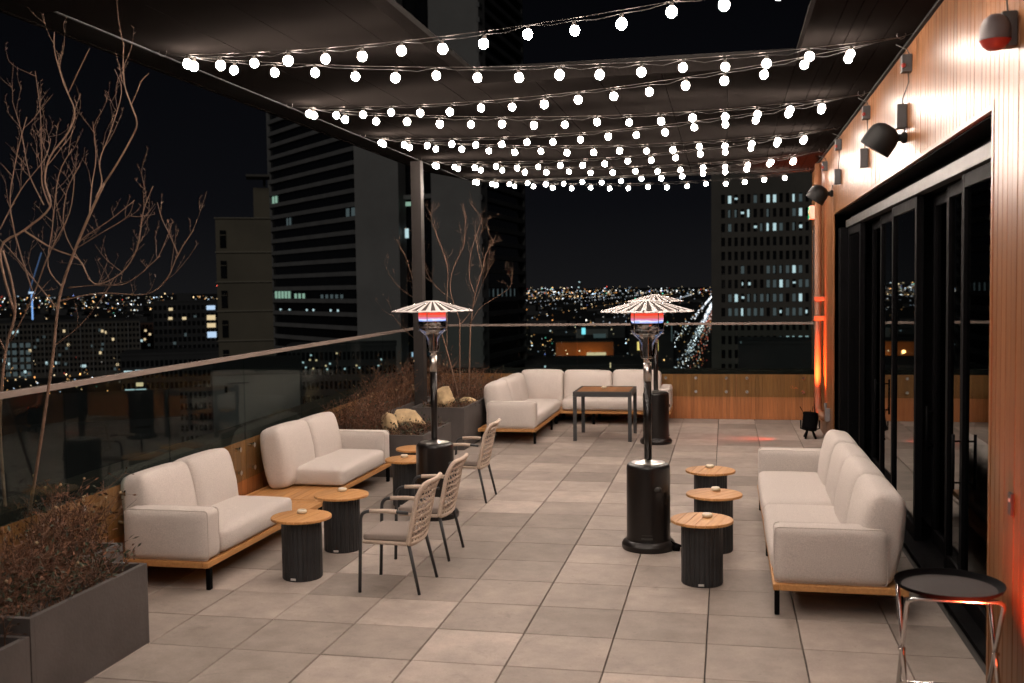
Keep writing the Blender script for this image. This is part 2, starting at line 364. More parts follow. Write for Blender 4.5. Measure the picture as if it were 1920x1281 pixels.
# sliding glass doors in the opening
doors = thing('sliding_door', 'row of black framed sliding glass doors in the cedar wall', 'door', (WX, 0, 0))
bm = BM()
box(bm, .03, .42, OY0, OY1, OZ-.012, OZ-.001); box(bm, .22, .42, OY0, OY1, OZ-.20, OZ-.013); box(bm, .06, .40, OY0, OY1, .001, .035); box(bm, .06, .40, OY0, OY0+.05, .035, OZ-.20); box(bm, .06, .40, OY1-.3, OY1, .035, OZ-.20)
obj('door_frame', bm, 'black', doors)
bm = BM(); box(bm, .13, .218, OY0+.05, OY1-.3, OZ-.205, OZ-.105, .004); obj('track_cover', bm, 'post', doors)
mul = [OY0+.05, 1.76, 2.62, 3.52, 4.9, 6.2, 7.4, OY1-.3]
for i in range(7):
    a, b = mul[i], mul[i+1]; xo = .16+.07*(i % 3)
    bm = BM(); w = .085
    box(bm, xo, xo+.06, a, a+w, .036, OZ-.215, .003); box(bm, xo, xo+.06, b-w-.002, b-.002, .036, OZ-.215, .003)
    box(bm, xo+.002, xo+.058, a+w, b-w-.002, .036, .16); box(bm, xo+.002, xo+.058, a+w, b-w-.002, OZ-.31, OZ-.215)
    f = obj('door_leaf', bm, 'black', doors)
    bm = BM(); box(bm, xo+.024, xo+.036, a+w+.001, b-w-.003, .161, OZ-.311); obj('pane', bm, 'door_glass', f)
    if i in (0, 2, 4):
        bm = BM(); tube(bm, [(xo-.05, b-.045, .85), (xo-.05, b-.045, 1.25)], .011); tube(bm, [(xo, b-.045, .9), (xo-.05, b-.045, .9)], .007); tube(bm, [(xo, b-.045, 1.2), (xo-.05, b-.045, 1.2)], .007)
        obj('handle', bm, 'black', f, True)
bm = BM(); box(bm, 2.0, 6.0, -1, 10, -.03, -.002); box(bm, 5.9, 6.0, -1, 10, 0, 3.6); box(bm, 2.05, 6.0, -1, 10, 3.6, 3.7); box(bm, 2.05, 5.9, -1.1, -1, 0, 3.6); box(bm, 2.05, 5.9, 10, 10.1, 0, 3.6)
struct(obj('interior_room', bm, 'doorpaint'))
lp = thing('pendant_light', 'slim white bar lamp hanging in the dark room behind the doors', 'lamp', (3.6, 7.6, 0))
bm = BM(); box(bm, -.03, .03, -.35, .35, 3.02, 3.05); obj('light_bar', bm, 'lampbar', lp)
bm = BM(); tube(bm, [(0, 0, 3.05), (0, 0, 3.6)], .004, 6); obj('cord', bm, 'cord', lp)

# service door at the far end of the wall, exit sign
d = thing('service_door', 'narrow dark door at the far end of the cedar wall', 'door', (WX, 12.0, 0))
bm = BM(); box(bm, .06, .10, -.55, .55, .01, 3.28, .003); obj('door_panel', bm, 'doorpaint', d)
bm = BM(); box(bm, .0, .119, -.60, -.555, 0, 3.335); box(bm, .0, .119, .555, .60, 0, 3.335); box(bm, .0, .119, -.555, .555, 3.285, 3.335); obj('door_frame', bm, 'doorpaint', d)
bm = BM(); tube(bm, [(.06, -.48, 1.05), (-.02, -.48, 1.05)], .012); tube(bm, [(-.02, -.49, 1.05), (-.02, -.36, 1.05)], .011); obj('handle', bm, 'chrome', d, True)
ex = thing('exit_sign', 'small green and white exit sign high on the wall above the dark door', 'sign', (WX-.001, 12.1, 3.55))
bm = BM(); box(bm, -.10, -.002, -.17, .17, -.1, .12, .006); obj('sign_box', bm, 'whitebox', ex)
bm = BM(); box(bm, -.104, -.1015, -.155, .155, -.085, .105); obj('sign_face', bm, 'exit_green', ex)
cu = bpy.data.curves.new('exit_text', 'FONT'); cu.body = 'EXIT'; cu.size = .15; cu.align_x = 'CENTER'; cu.align_y = 'CENTER'; cu.extrude = .001
to = bpy.data.objects.new('tmp', cu); C.objects.link(to)
dg = bpy.context.evaluated_depsgraph_get(); me = bpy.data.meshes.new_from_object(to.evaluated_get(dg)); bpy.data.objects.remove(to)
me.materials.clear(); me.materials.append(M['whitebox']); lo = bpy.data.objects.new('lettering', me); C.objects.link(lo); lo.parent = ex
lo.rotation_euler = (PI/2, 0, -PI/2); lo.location = (-.1055, 0, .01)

# drainpipe lit by the red uplight
dp = thing('drainpipe', 'round downpipe glowing orange red on the far end of the cedar wall', 'pipe', (WX-.09, 10.45, 0))
bm = BM(); tube(bm, arc([(0, 0, 4.2), (0, 0, .38), (.02, -.75, .36)], .28, 8), .052, 20); obj('pipe', bm, 'pipe_paint', dp, True)
for z in (1.82, 2.12):
    bm = BM(); box(bm, -.06, .09, -.062, .062, z-.035, z+.035, .008); obj('bracket', bm, 'pipe_paint', dp)
bm = BM(); box(bm, .02, .089, -1.0, -.86, .33, .52, .006); tube(bm, [(.03, -.93, .52), (.03, -.93, .6)], .02); obj('meter_box', bm, 'greybox', dp, False)

def uplight(label, loc, rz, tilt):
    t = thing('uplight', label, 'floor light', loc, rz, 'red uplights by the cedar wall')
    bm = BM()
    for s in (-1, 1): tube(bm, [(s*.06, -.09, .01), (s*.03, 0, .10)], .014); tube(bm, [(s*.06, .09, .01), (s*.03, 0, .10)], .014)
    obj('foot', bm, 'black', t, True)
    bm = BM(); lathe(bm, [(.001, -.10), (.085, -.10), (.092, -.08), (.092, .08), (.098, .09), (.098, .11), (.084, .11), (.08, .085)], 28)
    h = obj('lamp_body', bm, 'black', t, .6); h.location = (0, 0, .20); h.rotation_euler = tilt
    bm = BM(); lathe(bm, [(.001, .0865), (.0795, .0865)], 28); obj('lens', bm, 'lens_red', h)
    bm = BM()
    for s in (-1, 1): tube(bm, [(s*.03, 0, .10), (s*.11, 0, .12), (s*.11, 0, .22)], .008)
    obj('yoke', bm, 'black', t, True)
    bm = BM()
    for k in range(4):
        a = k*PI/2; tube(bm, [(.098*math.cos(a), .098*math.sin(a), .112), (.14*math.cos(a), .14*math.sin(a), .17)], .004); 
        obx = Vector((math.cos(a), math.sin(a), 0))
    b2 = obj('barn_door', bm, 'black', h, True)
    ld = bpy.data.lights.new('red_beam', 'SPOT'); ld.color = (1.0, .16, .045); ld.spot_size = R(95); ld.spot_blend = .8; ld.shadow_soft_size = .05
    lo = bpy.data.objects.new('red_beam', ld); C.objects.link(lo); lo.parent = h; lo.location = (0, 0, .118); lo.rotation_euler = (PI, 0, 0)
    return t, ld
u1, l1 = uplight('black uplight on small feet throwing red light up the drainpipe', (1.38, 10.02, 0), 0, (R(-17), R(8), 0)); l1.energy = 3000; l1.spot_size = R(48); l1.spot_blend = .9; l1.color = (1, .13, .035); u1.scale = (1.25, 1.25, 1.25)
sl = bpy.data.lights.new('red_spill', 'SPOT'); sl.color = (1, .10, .04); sl.energy = 85; sl.spot_size = R(46); sl.spot_blend = 1.0; sl.shadow_soft_size = .04
so_ = bpy.data.objects.new('red_spill', sl); C.objects.link(so_); so_.parent = u1; so_.location = (-.13, -.05, .30); so_.rotation_euler = Vector((-.75, -.12, -.36)).to_track_quat('-Z', 'Y').to_euler()
u2, l2 = uplight('black uplight near the tray stand washing the wall in red', (1.46, -.90, 0), 0, (R(-14), R(5), 0)); l2.energy = 190; l2.spot_size = R(110); l2.color = (1, .085, .03)

# ------------------------------------------------------------------ canopy
CZ = 4.32
can = thing('canopy', 'dark slatted canopy roof with an open middle above the terrace', 'canopy')
bm = BM()
def strip(x0, x1, y0, y1):
    box(bm, x0+.003, x1-.003, y0, y1, CZ+random.uniform(0, .002), CZ+.10)
xs = [-4.45, -3.77, -3.20, -2.54, -2.25]
for a, b in zip(xs[:-1], xs[1:]): strip(a, b, -4.0, YE)
xs = [.75, .97, 1.085, 1.18, 1.38, 1.60]
for a, b in zip(xs[:-1], xs[1:]): strip(a, b, -4.0, YE)
xs = [-2.25, -1.65, -1.05, -.45, .15, .75]
for a, b in zip(xs[:-1], xs[1:]): strip(a, b, 3.62, YE)
obj('ceiling_panel', bm, 'ceil', can)
bm = BM(); box(bm, -4.45, 1.60, -4.0, YE, CZ+.105, CZ+.11) if False else None
box(bm, -4.44, -2.26, -4.0, YE, CZ+.104, CZ+.16); box(bm, .76, 1.6, -4.0, YE, CZ+.104, CZ+.16); box(bm, -2.25, .75, 3.63, YE, CZ+.104, CZ+.16)
obj('roof_deck', bm, 'ceil_dark', can)
bm = BM()      # sloped eaves fascia on the left and the upstand at the rear
def prism(pts, y0, y1):
    a = [bm.verts.new((p[0], y0, p[1])) for p in pts]; b = [bm.verts.new((p[0], y1, p[1])) for p in pts]; n = len(pts)
    bm.faces.new(a[::-1]); bm.faces.new(b)
    for k in range(n): bm.faces.new((a[k], a[(k+1) % n], b[(k+1) % n], b[k]))
prism([(-4.452, CZ+.012), (-5.22, 4.50), (-5.22, 4.56), (-4.452, 4.60)], -4.0, YE+.1)
obj('fascia', bm, 'ceil_dark', can)
bm = BM(); box(bm, -4.475, -4.452, -4.0, YE, CZ-.004, CZ+.011); obj('edge_trim', bm, 'charcoal', can)
bm = BM(); box(bm, -5.25, -5.22, -4.0, YE+.1, 4.485, 4.57); obj('edge_trim', bm, 'ceil', can)
bm = BM(); box(bm, -4.45, 1.60, YE+.001, YE+.22, CZ-.03, CZ+.2); obj('rear_beam', bm, 'ceil_dark', can)
bm = BM(); box(bm, -2.28, -2.25, -4.0, 3.59, CZ-.006, CZ+.10); box(bm, .75, .78, -4.0, 3.59, CZ-.006, CZ+.10); box(bm, -2.28, .78, 3.59, 3.62, CZ-.006, CZ+.10); obj('opening_edge', bm, 'ceil', can)
bm = BM(); box(bm, -4.45, -2.28, -.55, .22, CZ-.05, CZ-.006); obj('cross_beam', bm, 'ceil', can)
p = thing('column', 'slim square steel post carrying the left edge of the canopy', 'post', (-4.53, 9.18, 0))
bm = BM(); box(bm, -.08, .08, -.08, .08, 0, CZ-.005, .006); obj('shaft', bm, 'post', p)
bm = BM(); box(bm, -.13, .13, -.13, .13, .0, .012); obj('base_plate', bm, 'post', p)

# ------------------------------------------------------------------ parapets, glass balustrades
def pboards(bm, n, L, z0, z1):
    w = L/n
    for i in range(n):
        a, b = i*w, (i+1)*w; d = random.uniform(-.001, .001)
        pts = [(a, .005), (a+.0015, d+.001), (a+.003, d), (b-.003, d), (b-.0015, d+.001), (b, .005)]
        lo = [bm.verts.new((q[0], q[1], z0)) for q in pts]; hi = [bm.verts.new((q[0], q[1], z1)) for q in pts]
        for k in range(5): bm.faces.new((lo[k], lo[k+1], hi[k+1], hi[k]))
def parapet(label_w, label_r, loc, rz, L, joints, group, panel_label):
    w = thing('parapet', label_w, 'parapet wall', loc, rz)
    bm = BM(); pboards(bm, round(L/.062), L, 0, .79); obj('cladding', bm, 'par_wood', w)
    bm = BM(); box(bm, 0, L, .0135, .30, -.03, .789); obj('core', bm, 'slab', w)
    bm = BM(); box(bm, 0, L, .012, .34, .791, .87, .004); obj('coping', bm, 'ceil_dark', w)
    h = thing('handrail', label_r, 'handrail', loc, rz)
    bm = BM(); box(bm, joints[0]+.004, joints[-1]-.004, -.082, -.028, 1.658, 1.70, .004); obj('rail', bm, 'rail', h)
    for i in range(len(joints)-1):
        a, b = joints[i]+.006, joints[i+1]-.006
        g = thing('glass_panel', panel_label(i, len(joints)-1), 'glass panel', loc, rz, group)
        bm = BM(); box(bm, a, b, -.061, -.049, .40, 1.6575); obj('pane', bm, 'glass', g)
        for t in (.17, b-a-.17) if b-a < 1.3 else (.17, (b-a)/2, b-a-.17):
            for z in (.49, .73):
                bm = BM(); tube(bm, [(a+t, .0, z), (a+t, -.0485, z)], .017, 12); tube(bm, [(a+t, -.0615, z), (a+t, -.078, z)], .026, 16); obj('bolt', bm, 'chrome', g, .7)
XL1 = parX(YE)
ordn = ['first', 'second', 'third', 'fourth', 'fifth', 'sixth', 'seventh', 'eighth', 'ninth', 'tenth', 'eleventh', 'twelfth']
# left: runs along the skewed edge, local x along the edge away from the camera
ang = math.atan2(1, -.0494); Y0 = -3.0
def leftS(px, py):     # distance along the left edge for a photo pixel on the glass
    d = ray(px, py); n = Vector((1, .0494, 0)).normalized(); p0 = Vector((parX(0), 0, 0)); t = (p0-O).dot(n)/d.dot(n); q = O+d*t
    return (q.y-Y0)*math.sqrt(1+.0494**2)
Ll = (YE-Y0)*math.sqrt(1+.0494**2)
js = [0, leftS(109, 800), leftS(306, 780), leftS(449, 740), leftS(557, 730)]
stp = 1.75
js = [js[1]-1.9, js[1], js[2], js[3], js[4]]
while js[-1]+stp < Ll-.5: js.append(js[-1]+stp)
js.append(Ll-.09)
parapet('left parapet clad in brown boards behind the sofas and planters', 'pale steel handrail capping the long left glass balustrade',
        (parX(Y0), Y0, 0), ang, Ll, js, 'left glass balustrade panels', lambda i, n: ordn[i]+' clear glass panel from the camera along the left balustrade')
# rear
jr = [0.09]; xj = aty(1381, 720, YE).x-XL1
while xj > 1.5: xj -= 1.40
while xj < WX-XL1-.6: jr.append(xj); xj += 1.40
jr.append(WX-XL1-.012)
parapet('rear parapet clad in orange brown vertical boards', 'pale steel handrail capping the rear glass balustrade', (XL1, YE, 0), 0, WX-XL1-.005, jr,
        'rear glass balustrade panels', lambda i, n: ordn[n-1-i]+' clear glass panel from the cedar wall along the rear balustrade')

# ------------------------------------------------------------------ string lights
bulb_bm = BM(); bmesh.ops.create_uvsphere(bulb_bm, u_segments=20, v_segments=12, radius=.034, matrix=Matrix.Translation((0, 0, -.055)) @ Matrix.Diagonal((1, 1, 1.08, 1)))
b0 = obj('bulb', bulb_bm, 'bulb', None, True)
sk = BM(); lathe(sk, [(.001, .014), (.010, .014), (.013, .004), (.014, -.014), (.0155, -.019), (.0178, -.0235), (.0165, -.025)], 14); s0 = obj('socket', sk, 'socket', b0, True)
HL = [atz(325, 102, CZ-.03), atz(556, 200, CZ-.03), atz(705, 256, CZ-.03), atz(802, 300, CZ-.03), atz(876, 333, CZ-.03)]
HL = [Vector((-4.38, h.y, CZ-.03)) for h in HL]
HRp = [(1690, 70), (1615, 178), (1568, 241), (1540, 284), (1514, 321)]
HRr = []
for q in HRp: HRr.append(atx(*q, 1.50))
HRr[4] = Vector((1.50, YE-.1, HRr[3].z))
P_ = atz(1378, -20, CZ-.14); R0 = HL[0]+(P_-HL[0])*((1.5-HL[0].x)/(P_.x-HL[0].x)); R0.z = HRr[0].z
L00 = Vector((-4.38, HL[0].y-2.95, CZ-.03)); R00 = Vector((1.5, R0.y-2.6, R0.z)); L01 = Vector((-4.38, L00.y-2.6, CZ-.03))
runs = [(HL[0], R0), (HL[0], HRr[0]), (HL[1], HRr[0]), (HL[1], HRr[1]), (HL[2], HRr[1]), (HL[2], HRr[2]), (HL[3], HRr[2]), (HL[3], HRr[3]), (HL[4], HRr[3]), (HL[4], HRr[4]), (L00, R0), (L00, R00), (L01, R00)]
first = True
for i, (A, B) in enumerate(runs):
    st = thing('string_light', (ordn[i]+' string of round white bulbs visible counting back from the camera') if i < 10 else ['string of round bulbs just out of frame above the front edge of the terrace', 'string of round bulbs out of frame overhead beside the camera', 'string of round bulbs out of frame behind the camera'][i-10], 'string lights', A, 0, 'zigzag strings of bulbs under the canopy')
    D = B-A; L_ = D.length
    guy = [D*t - Vector((0, 0, .16*4*t*(1-t))) for t in [k/16 for k in range(17)]]
    bm = BM(); tube(bm, [Vector((-.06, 0, .03))]+guy+[D+Vector((.1, 0, .03))], .0017, 5); obj('guy_wire', bm, 'wire', st, True)
    n = 18; cp = []; bl = []
    for k in range(n):
        t = (.26+k*.342*L_/6.15)/L_
        if t > .985: break
        sg = -.16*4*t*(1-t)
        drop = .010 + (.016 if k % 3 else 0.0) + random.uniform(0, .008)
        q = D*t + Vector((0, 0, sg-drop)); bl.append(q); cp.append(q+Vector((0, 0, .012)))
        t2 = t + .171/L_; cp.append(D*t2 + Vector((0, 0, -.16*4*t2*(1-t2)-.022-random.uniform(0, .018))))
    bm = BM(); tube(bm, [Vector((0, 0, 0))]+cp[:-1]+[D*.99], .0026, 5); obj('cord', bm, 'cord', st, True)
    bm = BM()
    for E_ in (Vector((0, 0, 0)), D): tube(bm, [E_+Vector((.035*math.cos(a), 0, .02+.035*math.sin(a))) for a in [k*PI/4 for k in range(9)]], .003, 6)
    obj('hook', bm, 'wire', st, True)
    for q in bl:
        b = b0 if first else b0.copy()
        if not first:
            C.objects.link(b); s = s0.copy(); C.objects.link(s); s.parent = b
        b.parent = st; b.location = q; k_ = random.uniform(.93, 1.06); b.scale = (k_, k_, k_); b.rotation_euler = (random.uniform(-.12, .12), random.uniform(-.12, .12), 0); first = False

# wall-mounted adapters, junction boxes, speakers
Q = ['nearest the camera', 'second from the camera', 'third from the camera', 'farthest from the camera']
for i, (top, bot) in enumerate([((1697, 120), (1688, 219)), ((1622, 212), (1618, 297)), ((1570, 272), (1569, 332)), ((1545, 312), None)]):
    q = atx(*top, WX-.05)
    t = thing('junction_box', 'small dark junction box with a red cap under the wall top, '+Q[i], 'electrical box', (WX, q.y, q.z), 0, 'junction boxes along the wall top')
    bm = BM(); box(bm, -.08, -.002, -.05, .05, -.07, .07, .006); obj('box', bm, 'charcoal', t)
    bm = BM(); bmesh.ops.create_uvsphere(bm, u_segments=12, v_segments=8, radius=.02, matrix=Matrix.Translation((-.07, -.05, -.02))); obj('cap', bm, 'redplastic', t, True)
    bm = BM(); tube(bm, [(-.02, -.02, -.01+.08), (-.03, .03, .12), (-.12, 0, .16)], .005, 6); obj('lead', bm, 'cord', t, True)
    if bot:
        w = atx(*bot, WX-.05)
        t = thing('power_adapter', 'black power adapter hanging on a thin cord on the cedar wall, '+Q[i], 'power adapter', (WX, w.y, w.z), 0, 'power adapters on the wall')
        bm = BM(); box(bm, -.085, -.004, -.055, .055, -.10, .10, .008); obj('case', bm, 'charcoal', t)
        hz = q.z-w.z-.07; dy = q.y-w.y
        bm = BM(); tube(bm, [(-.03, 0, .10), (-.025, .05, .1+.25*(hz-.1)), (-.03, dy-.06, .1+.6*(hz-.1)), (-.03, dy-.02, hz)], .005, 6); obj('cord', bm, 'cord', t, True)
def speaker(label, loc, rz=0, s=1.0, m='speaker', cat='speaker', grp='wall speakers'):
    t = thing('wall_speaker', label, cat, loc, rz, grp); t.scale = (s, s, s)
    bm = BM(); lathe(bm, [(.001, -.02), (.05, -.02), (.055, -.01), (.055, .02), (.04, .03), (.001, .03)], 16); f = obj('wall_plate', bm, m, t, .6); f.rotation_euler = (0, -PI/2, 0); f.location = (-.022, 0, 0)
    bm = BM(); tube(bm, [(-.04, 0, 0), (-.17, 0, 0)], .036, 14); obj('arm', bm, m, t, .6)
    bm = BM(); lathe(bm, [(.001, .155), (.06, .15), (.11, .125), (.145, .08), (.155, .03), (.158, -.10), (.152, -.115)], 28); h = obj('housing', bm, m, t, .7)
    h.location = (-.24, 0, -.01); h.rotation_euler = (R(8), R(34), 0)
    bm = BM(); lathe(bm, [(.001, -.108), (.1, -.112), (.151, -.112)], 28); obj('grille', bm, 'cord', h)
    bm = BM(); tube(bm, [(-.02, 0, .05), (-.01, 0, .14)], .008, 8); obj('cable', bm, 'cord', t, True)
    return t
q = atx(1700, 258, WX); speaker('larger black dome speaker on an arm above the glass doors', (WX, q.y, q.z), 0, .86)
q = atx(1562, 363, WX); speaker('smaller looking black dome speaker near the far end of the wall', (WX, q.y, q.z), 0, .86)
q = atx(1905, 60, WX); sp3 = thing('wall_fitting', 'dark and pale domed fitting at the top right, reddened from below', 'wall fitting', (WX, q.y, q.z)); sp3.scale = (.8, .8, .8)  # domed speaker-like fitting, gives no light itself
bm = BM(); box(bm, -.10, -.002, -.06, .06, -.10, .13, .02); obj('back_box', bm, 'charcoal', sp3, .6)
bm = BM(); lathe(bm, [(.001, .12), (.04, .112), (.075, .085), (.095, .04), (.1, -.05)], 24); o = obj('dome', bm, 'dome_grey', sp3, True); o.location = (-.13, -.02, .0)
bm = BM(); lathe(bm, [(.099, -.052), (.08, -.085), (.05, -.11), (.001, -.115)], 24); o = obj('lens', bm, 'redplastic', sp3, True); o.location = (-.13, -.02, .0)  # red underside: the uplight's glow from below, put in as colour
bm = BM(); tube(bm, [(-.05, 0, .13), (-.06, .0, .22), (-.04, .08, .34), (-.02, .1, .5)], .006, 6); obj('cable', bm, 'cord', sp3, True)

q = atx(1899, 945, WX)
t = thing('card_reader', 'small dark card reader plate on the near end of the cedar wall', 'card reader', (WX, q.y, q.z))
bm = BM(); box(bm, -.018, -.002, -.03, .03, -.06, .06, .005); obj('plate', bm, 'charcoal', t)
bm = BM(); box(bm, -.0205, -.0185, -.012, .012, .01, .03); obj('indicator', bm, 'whitebox', t)
# ------------------------------------------------------------------ sofas
def rotY(a): return Matrix.Rotation(a, 3, 'Y')
def sofa(name, label, loc, rz, L, arms, seats, backs, group=None, base=None, depth=.90, legs=None, slats=None):
    """local: sitter faces -x, back at +x (x 0..depth), length along y from 0 to L"""
    t = thing(name, label, 'sofa', loc, rz, group)
    b0, b1 = base or (0, L)
    bm = BM(); box(bm, .002, .045, b0, b1, .185, .230, .008); box(bm, depth-.03, depth+.012, b0, b1, .178, .232, .008)
    box(bm, .046, depth-.031, b0, b0+.05, .185, .230, .006); box(bm, .046, depth-.031, b1-.05, b1, .185, .230, .006)
    obj('base_frame', bm, 'teak', t)
    bm = BM()
    ns = slats or [(b0+.051, b1-.051)]
    for (a, c) in ns:
        k = 9; w = (depth-.078)/k
        for i in range(k): box(bm, .046+i*w+.003, .046+(i+1)*w-.003, a, c, .205, .228, .003)
    obj('slats', bm, 'teak', t)
    for y in legs or (b0+.06, (b0+b1)/2, b1-.06):
        for x in (.03, depth-.04):
            bm = BM(); obox(bm, (x, y, .09), (1, 0, 0), (0, 1, 0), .035, .05, .178, .004); obj('leg', bm, 'black', t)
    for (y0, y1) in seats:
        bm = BM(); cushion(bm, (.325, (y0+y1)/2, .333), (.325, (y1-y0)/2-.006, .098), .058, (.010, .0, .012+random.uniform(0, .010))); obj('seat_cushion', bm, 'fabric', t, True)
    for (y0, y1) in backs:
        mt = rotY(R(9))
        def shp(s, h):
            k = (s.z/h.z+1)/2            # fuller in the middle, thinner at the foot
            s.x *= .72+.34*math.sin(min(1, k*.80+.10)*PI)**.8
            return s
        bm = BM(); mt = Matrix.Rotation(R(random.uniform(-.9, .9)), 3, 'X') @ rotY(R(9+random.uniform(-1.2, 1.6))); cushion(bm, (depth-.155+random.uniform(-.006, .006), (y0+y1)/2, .55+random.uniform(-.006, .006)), (.135, (y1-y0)/2-.005, .325), .075, (.018+random.uniform(-.006, .008), .0, .010+random.uniform(-.004, .006)), mt, shape=shp); obj('back_cushion', bm, 'fabric', t, True)
    for (y0, y1) in arms:
        bm = BM(); cushion(bm, (depth/2-.055, (y0+y1)/2, .432), (depth/2-.065, (y1-y0)/2, .200), .052, (.004, .010, .004)); am = obj('armrest', bm, 'fabric', t, True)
        bm = BM()
        for yy in (y0+.026, y1-.026):
            xa, xb, za, zb = .014, depth-.124, .236, .628
            loop_tube(bm, arc([(xa, yy, (za+zb)/2), (xa, yy, zb), (xb, yy, zb), (xb, yy, za), (xa, yy, za), (xa, yy, (za+zb)/2)], .035, 5)[:-1], .0045, 6)
        obj('piping', bm, 'fabric', am, True)
    return t
# right sofa: faces -x
sofa('sofa', 'long cream sofa with two seat cushions standing along the glass doors', (.45, 1.26, 0), 0, 3.72, [(.015, .235), (3.485, 3.705)], [(.235, 1.86), (1.86, 3.485)],
     [(.06+i*.845, .06+(i+1)*.845) for i in range(4)], legs=(.05, 1.66, 3.5))
# left modules face +x : rotate 180 deg, local y runs towards the camera
sofa('sofa', 'cream two cushion sofa with a left arm beside the front planter', (-3.835, 3.47, 0), PI, 2.33, [(2.09, 2.315)], [(.68, 2.09)], [(.66, 1.42), (1.42, 2.18)], 'left hand modular sofas', depth=.86, legs=(.15, 2.26), slats=[(.051, 2.27)])
sofa('sofa', 'cream two cushion sofa with a far end arm in front of the rocks', (-3.90, 5.83, 0), PI, 2.35, [(.015, .225)], [(.225, 1.64)], [(.20, 1.02), (1.02, 1.86)], 'left hand modular sofas', depth=.86, legs=(.06, 2.2), slats=[(.051, 2.27)])
# corner sofa at the back
sofa('sofa', 'cream sofa wing with a front arm beside the grey rear planter', (-2.665, 11.40, 0), PI, 2.5, [(2.27, 2.49)], [(.02, 2.27)], [(.02, .72), (.72, 1.42), (1.42, 2.14)], 'corner sofa wings', depth=.88, legs=(.9, 2.42))
t = sofa('sofa', 'cream sofa wing against the rear parapet behind the dark table', (-.79, 11.22, 0), PI/2, 2.72, [(.0, .19)], [(.19, 1.86)], [(.19, 1.05), (1.05, 1.92), (1.92, 2.70)], 'corner sofa wings', depth=.90, legs=(.3, 1.3, 1.95))

# ------------------------------------------------------------------ side tables and candles
def side_table():
    t = thing('side_table', '', 'side table', (0, 0, 0), 0, 'round side tables with teak tops')
    bm = BM(); r = .245; n = 6; w = 2*r/n
    for i in range(n):
        x0, x1 = -r+i*w+.0022, -r+(i+1)*w-.0022
        m = 9; up = []; dn = []
        for k in range(m+1):
            x = x0+(x1-x0)*k/m; up.append((x, math.sqrt(max(0, r*r-x*x)))); dn.append((x, -math.sqrt(max(0, r*r-x*x))))
        out = dn+up[::-1]
        a = [bm.verts.new((q[0], q[1], .488)) for q in out]; b = [bm.verts.new((q[0]*.985, q[1]*.985, .508)) for q in out]; c2 = [bm.verts.new((q[0], q[1], .503)) for q in out]
        k = len(out)
        bm.faces.new(a[::-1]); bm.faces.new(b)
        for z in range(k):
            bm.faces.new((a[z], a[(z+1) % k], c2[(z+1) % k], c2[z])); bm.faces.new((c2[z], c2[(z+1) % k], b[(z+1) % k], b[z]))
    bmesh.ops.remove_doubles(bm, verts=bm.verts, dist=1e-5)
    obj('table_top', bm, 'teak', t)
    bm = BM(); m = 26                     # staves of the drum, each slightly rounded
    for i in range(m):
        a0, a1 = 2*PI*i/m+.012, 2*PI*(i+1)/m-.012
        ring = [(.158, a0), (.1625, a0+.03), (.1635, (a0+a1)/2), (.1625, a1-.03), (.158, a1)]
        lo = [bm.verts.new((q*math.cos(a), q*math.sin(a), .008)) for q, a in ring]; hi = [bm.verts.new((q*math.cos(a), q*math.sin(a), .486)) for q, a in ring]
        for k in range(4): bm.faces.new((lo[k], lo[k+1], hi[k+1], hi[k]))
    obj('drum', bm, 'fluted', t, .5)
    bm = BM(); lathe(bm, [(.001, .487), (.157, .487), (.157, .0), (.001, .0)], 40); obj('drum_core', bm, 'cord', t)
    bm = BM(); box(bm, -.022, .022, -.1685, -.1640, .015, .032); obj('tag', bm, 'whitebox', t)
    return t
def candle():
    t = thing('tealight', '', 'candle', (0, 0, 0), 0, 'tealights on the tables')
    bm = BM(); lathe(bm, [(.001, 0), (.032, 0), (.040, .008), (.041, .022), (.034, .032), (.0265, .027)], 20); obj('holder', bm, 'cream', t, True)
    bm = BM(); lathe(bm, [(.001, .0255), (.0265, .0255)], 20); tube(bm, [(0, 0, .025), (0.001, 0, .034)], .0015, 5); obj('wax', bm, 'whitebox', t)
    return t
st0 = side_table(); cn0 = candle()
def circ(x, y): q = atz(x, y, .508); return q.x, q.y
spots = [(*circ(1316, 973), 'nearest of the three teak topped side tables beside the right sofa', 78),
         (*circ(1339, 925), 'middle one of the three teak topped side tables beside the right sofa', 52),
         (*circ(1332, 881), 'farthest of the three teak topped side tables beside the right sofa', 80),
         (*circ(565, 967), 'nearest teak topped side table in front of the front left sofa', 60),
         (*circ(640, 926), 'teak topped side table by the bare slatted end between the left sofas', 50),
         (*circ(764, 860), 'teak topped side table half hidden by the left heater', 70),
         (*circ(782, 840), 'teak topped side table almost wholly hidden behind the left heater', 50)]
CL = ['nearest right side table', 'middle right side table', 'farthest right side table', 'nearest left side table', 'left side table by the slatted end', 'side table beside the left heater']
cpos = [(1326, 967), (1342, 917), (1331, 875), (566, 960), (642, 919), (758, 856)]
for i, (x, y, lab, a) in enumerate(spots):
    t = st0 if i == 0 else copy_tree(st0)
    t.location = (x, y, 0); t.rotation_euler = (0, 0, R(a-90 if i < 3 else a-70)); t['label'] = lab
    tg = [c for c in t.children if c.name.startswith('tag')][0]
    tg.rotation_euler = (0, 0, -t.rotation_euler.z+random.uniform(-.2, .1))
    if i < 6:
        c = cn0 if i == 0 else copy_tree(cn0)
        q = atz(*cpos[i], .52); dx, dy = q.x-x, q.y-y; l = math.hypot(dx, dy); f = min(1, .12/l) if l > 0 else 1
        c.location = (x+dx*f, y+dy*f, .5085); c['label'] = 'cream tealight holder on the '+CL[i]

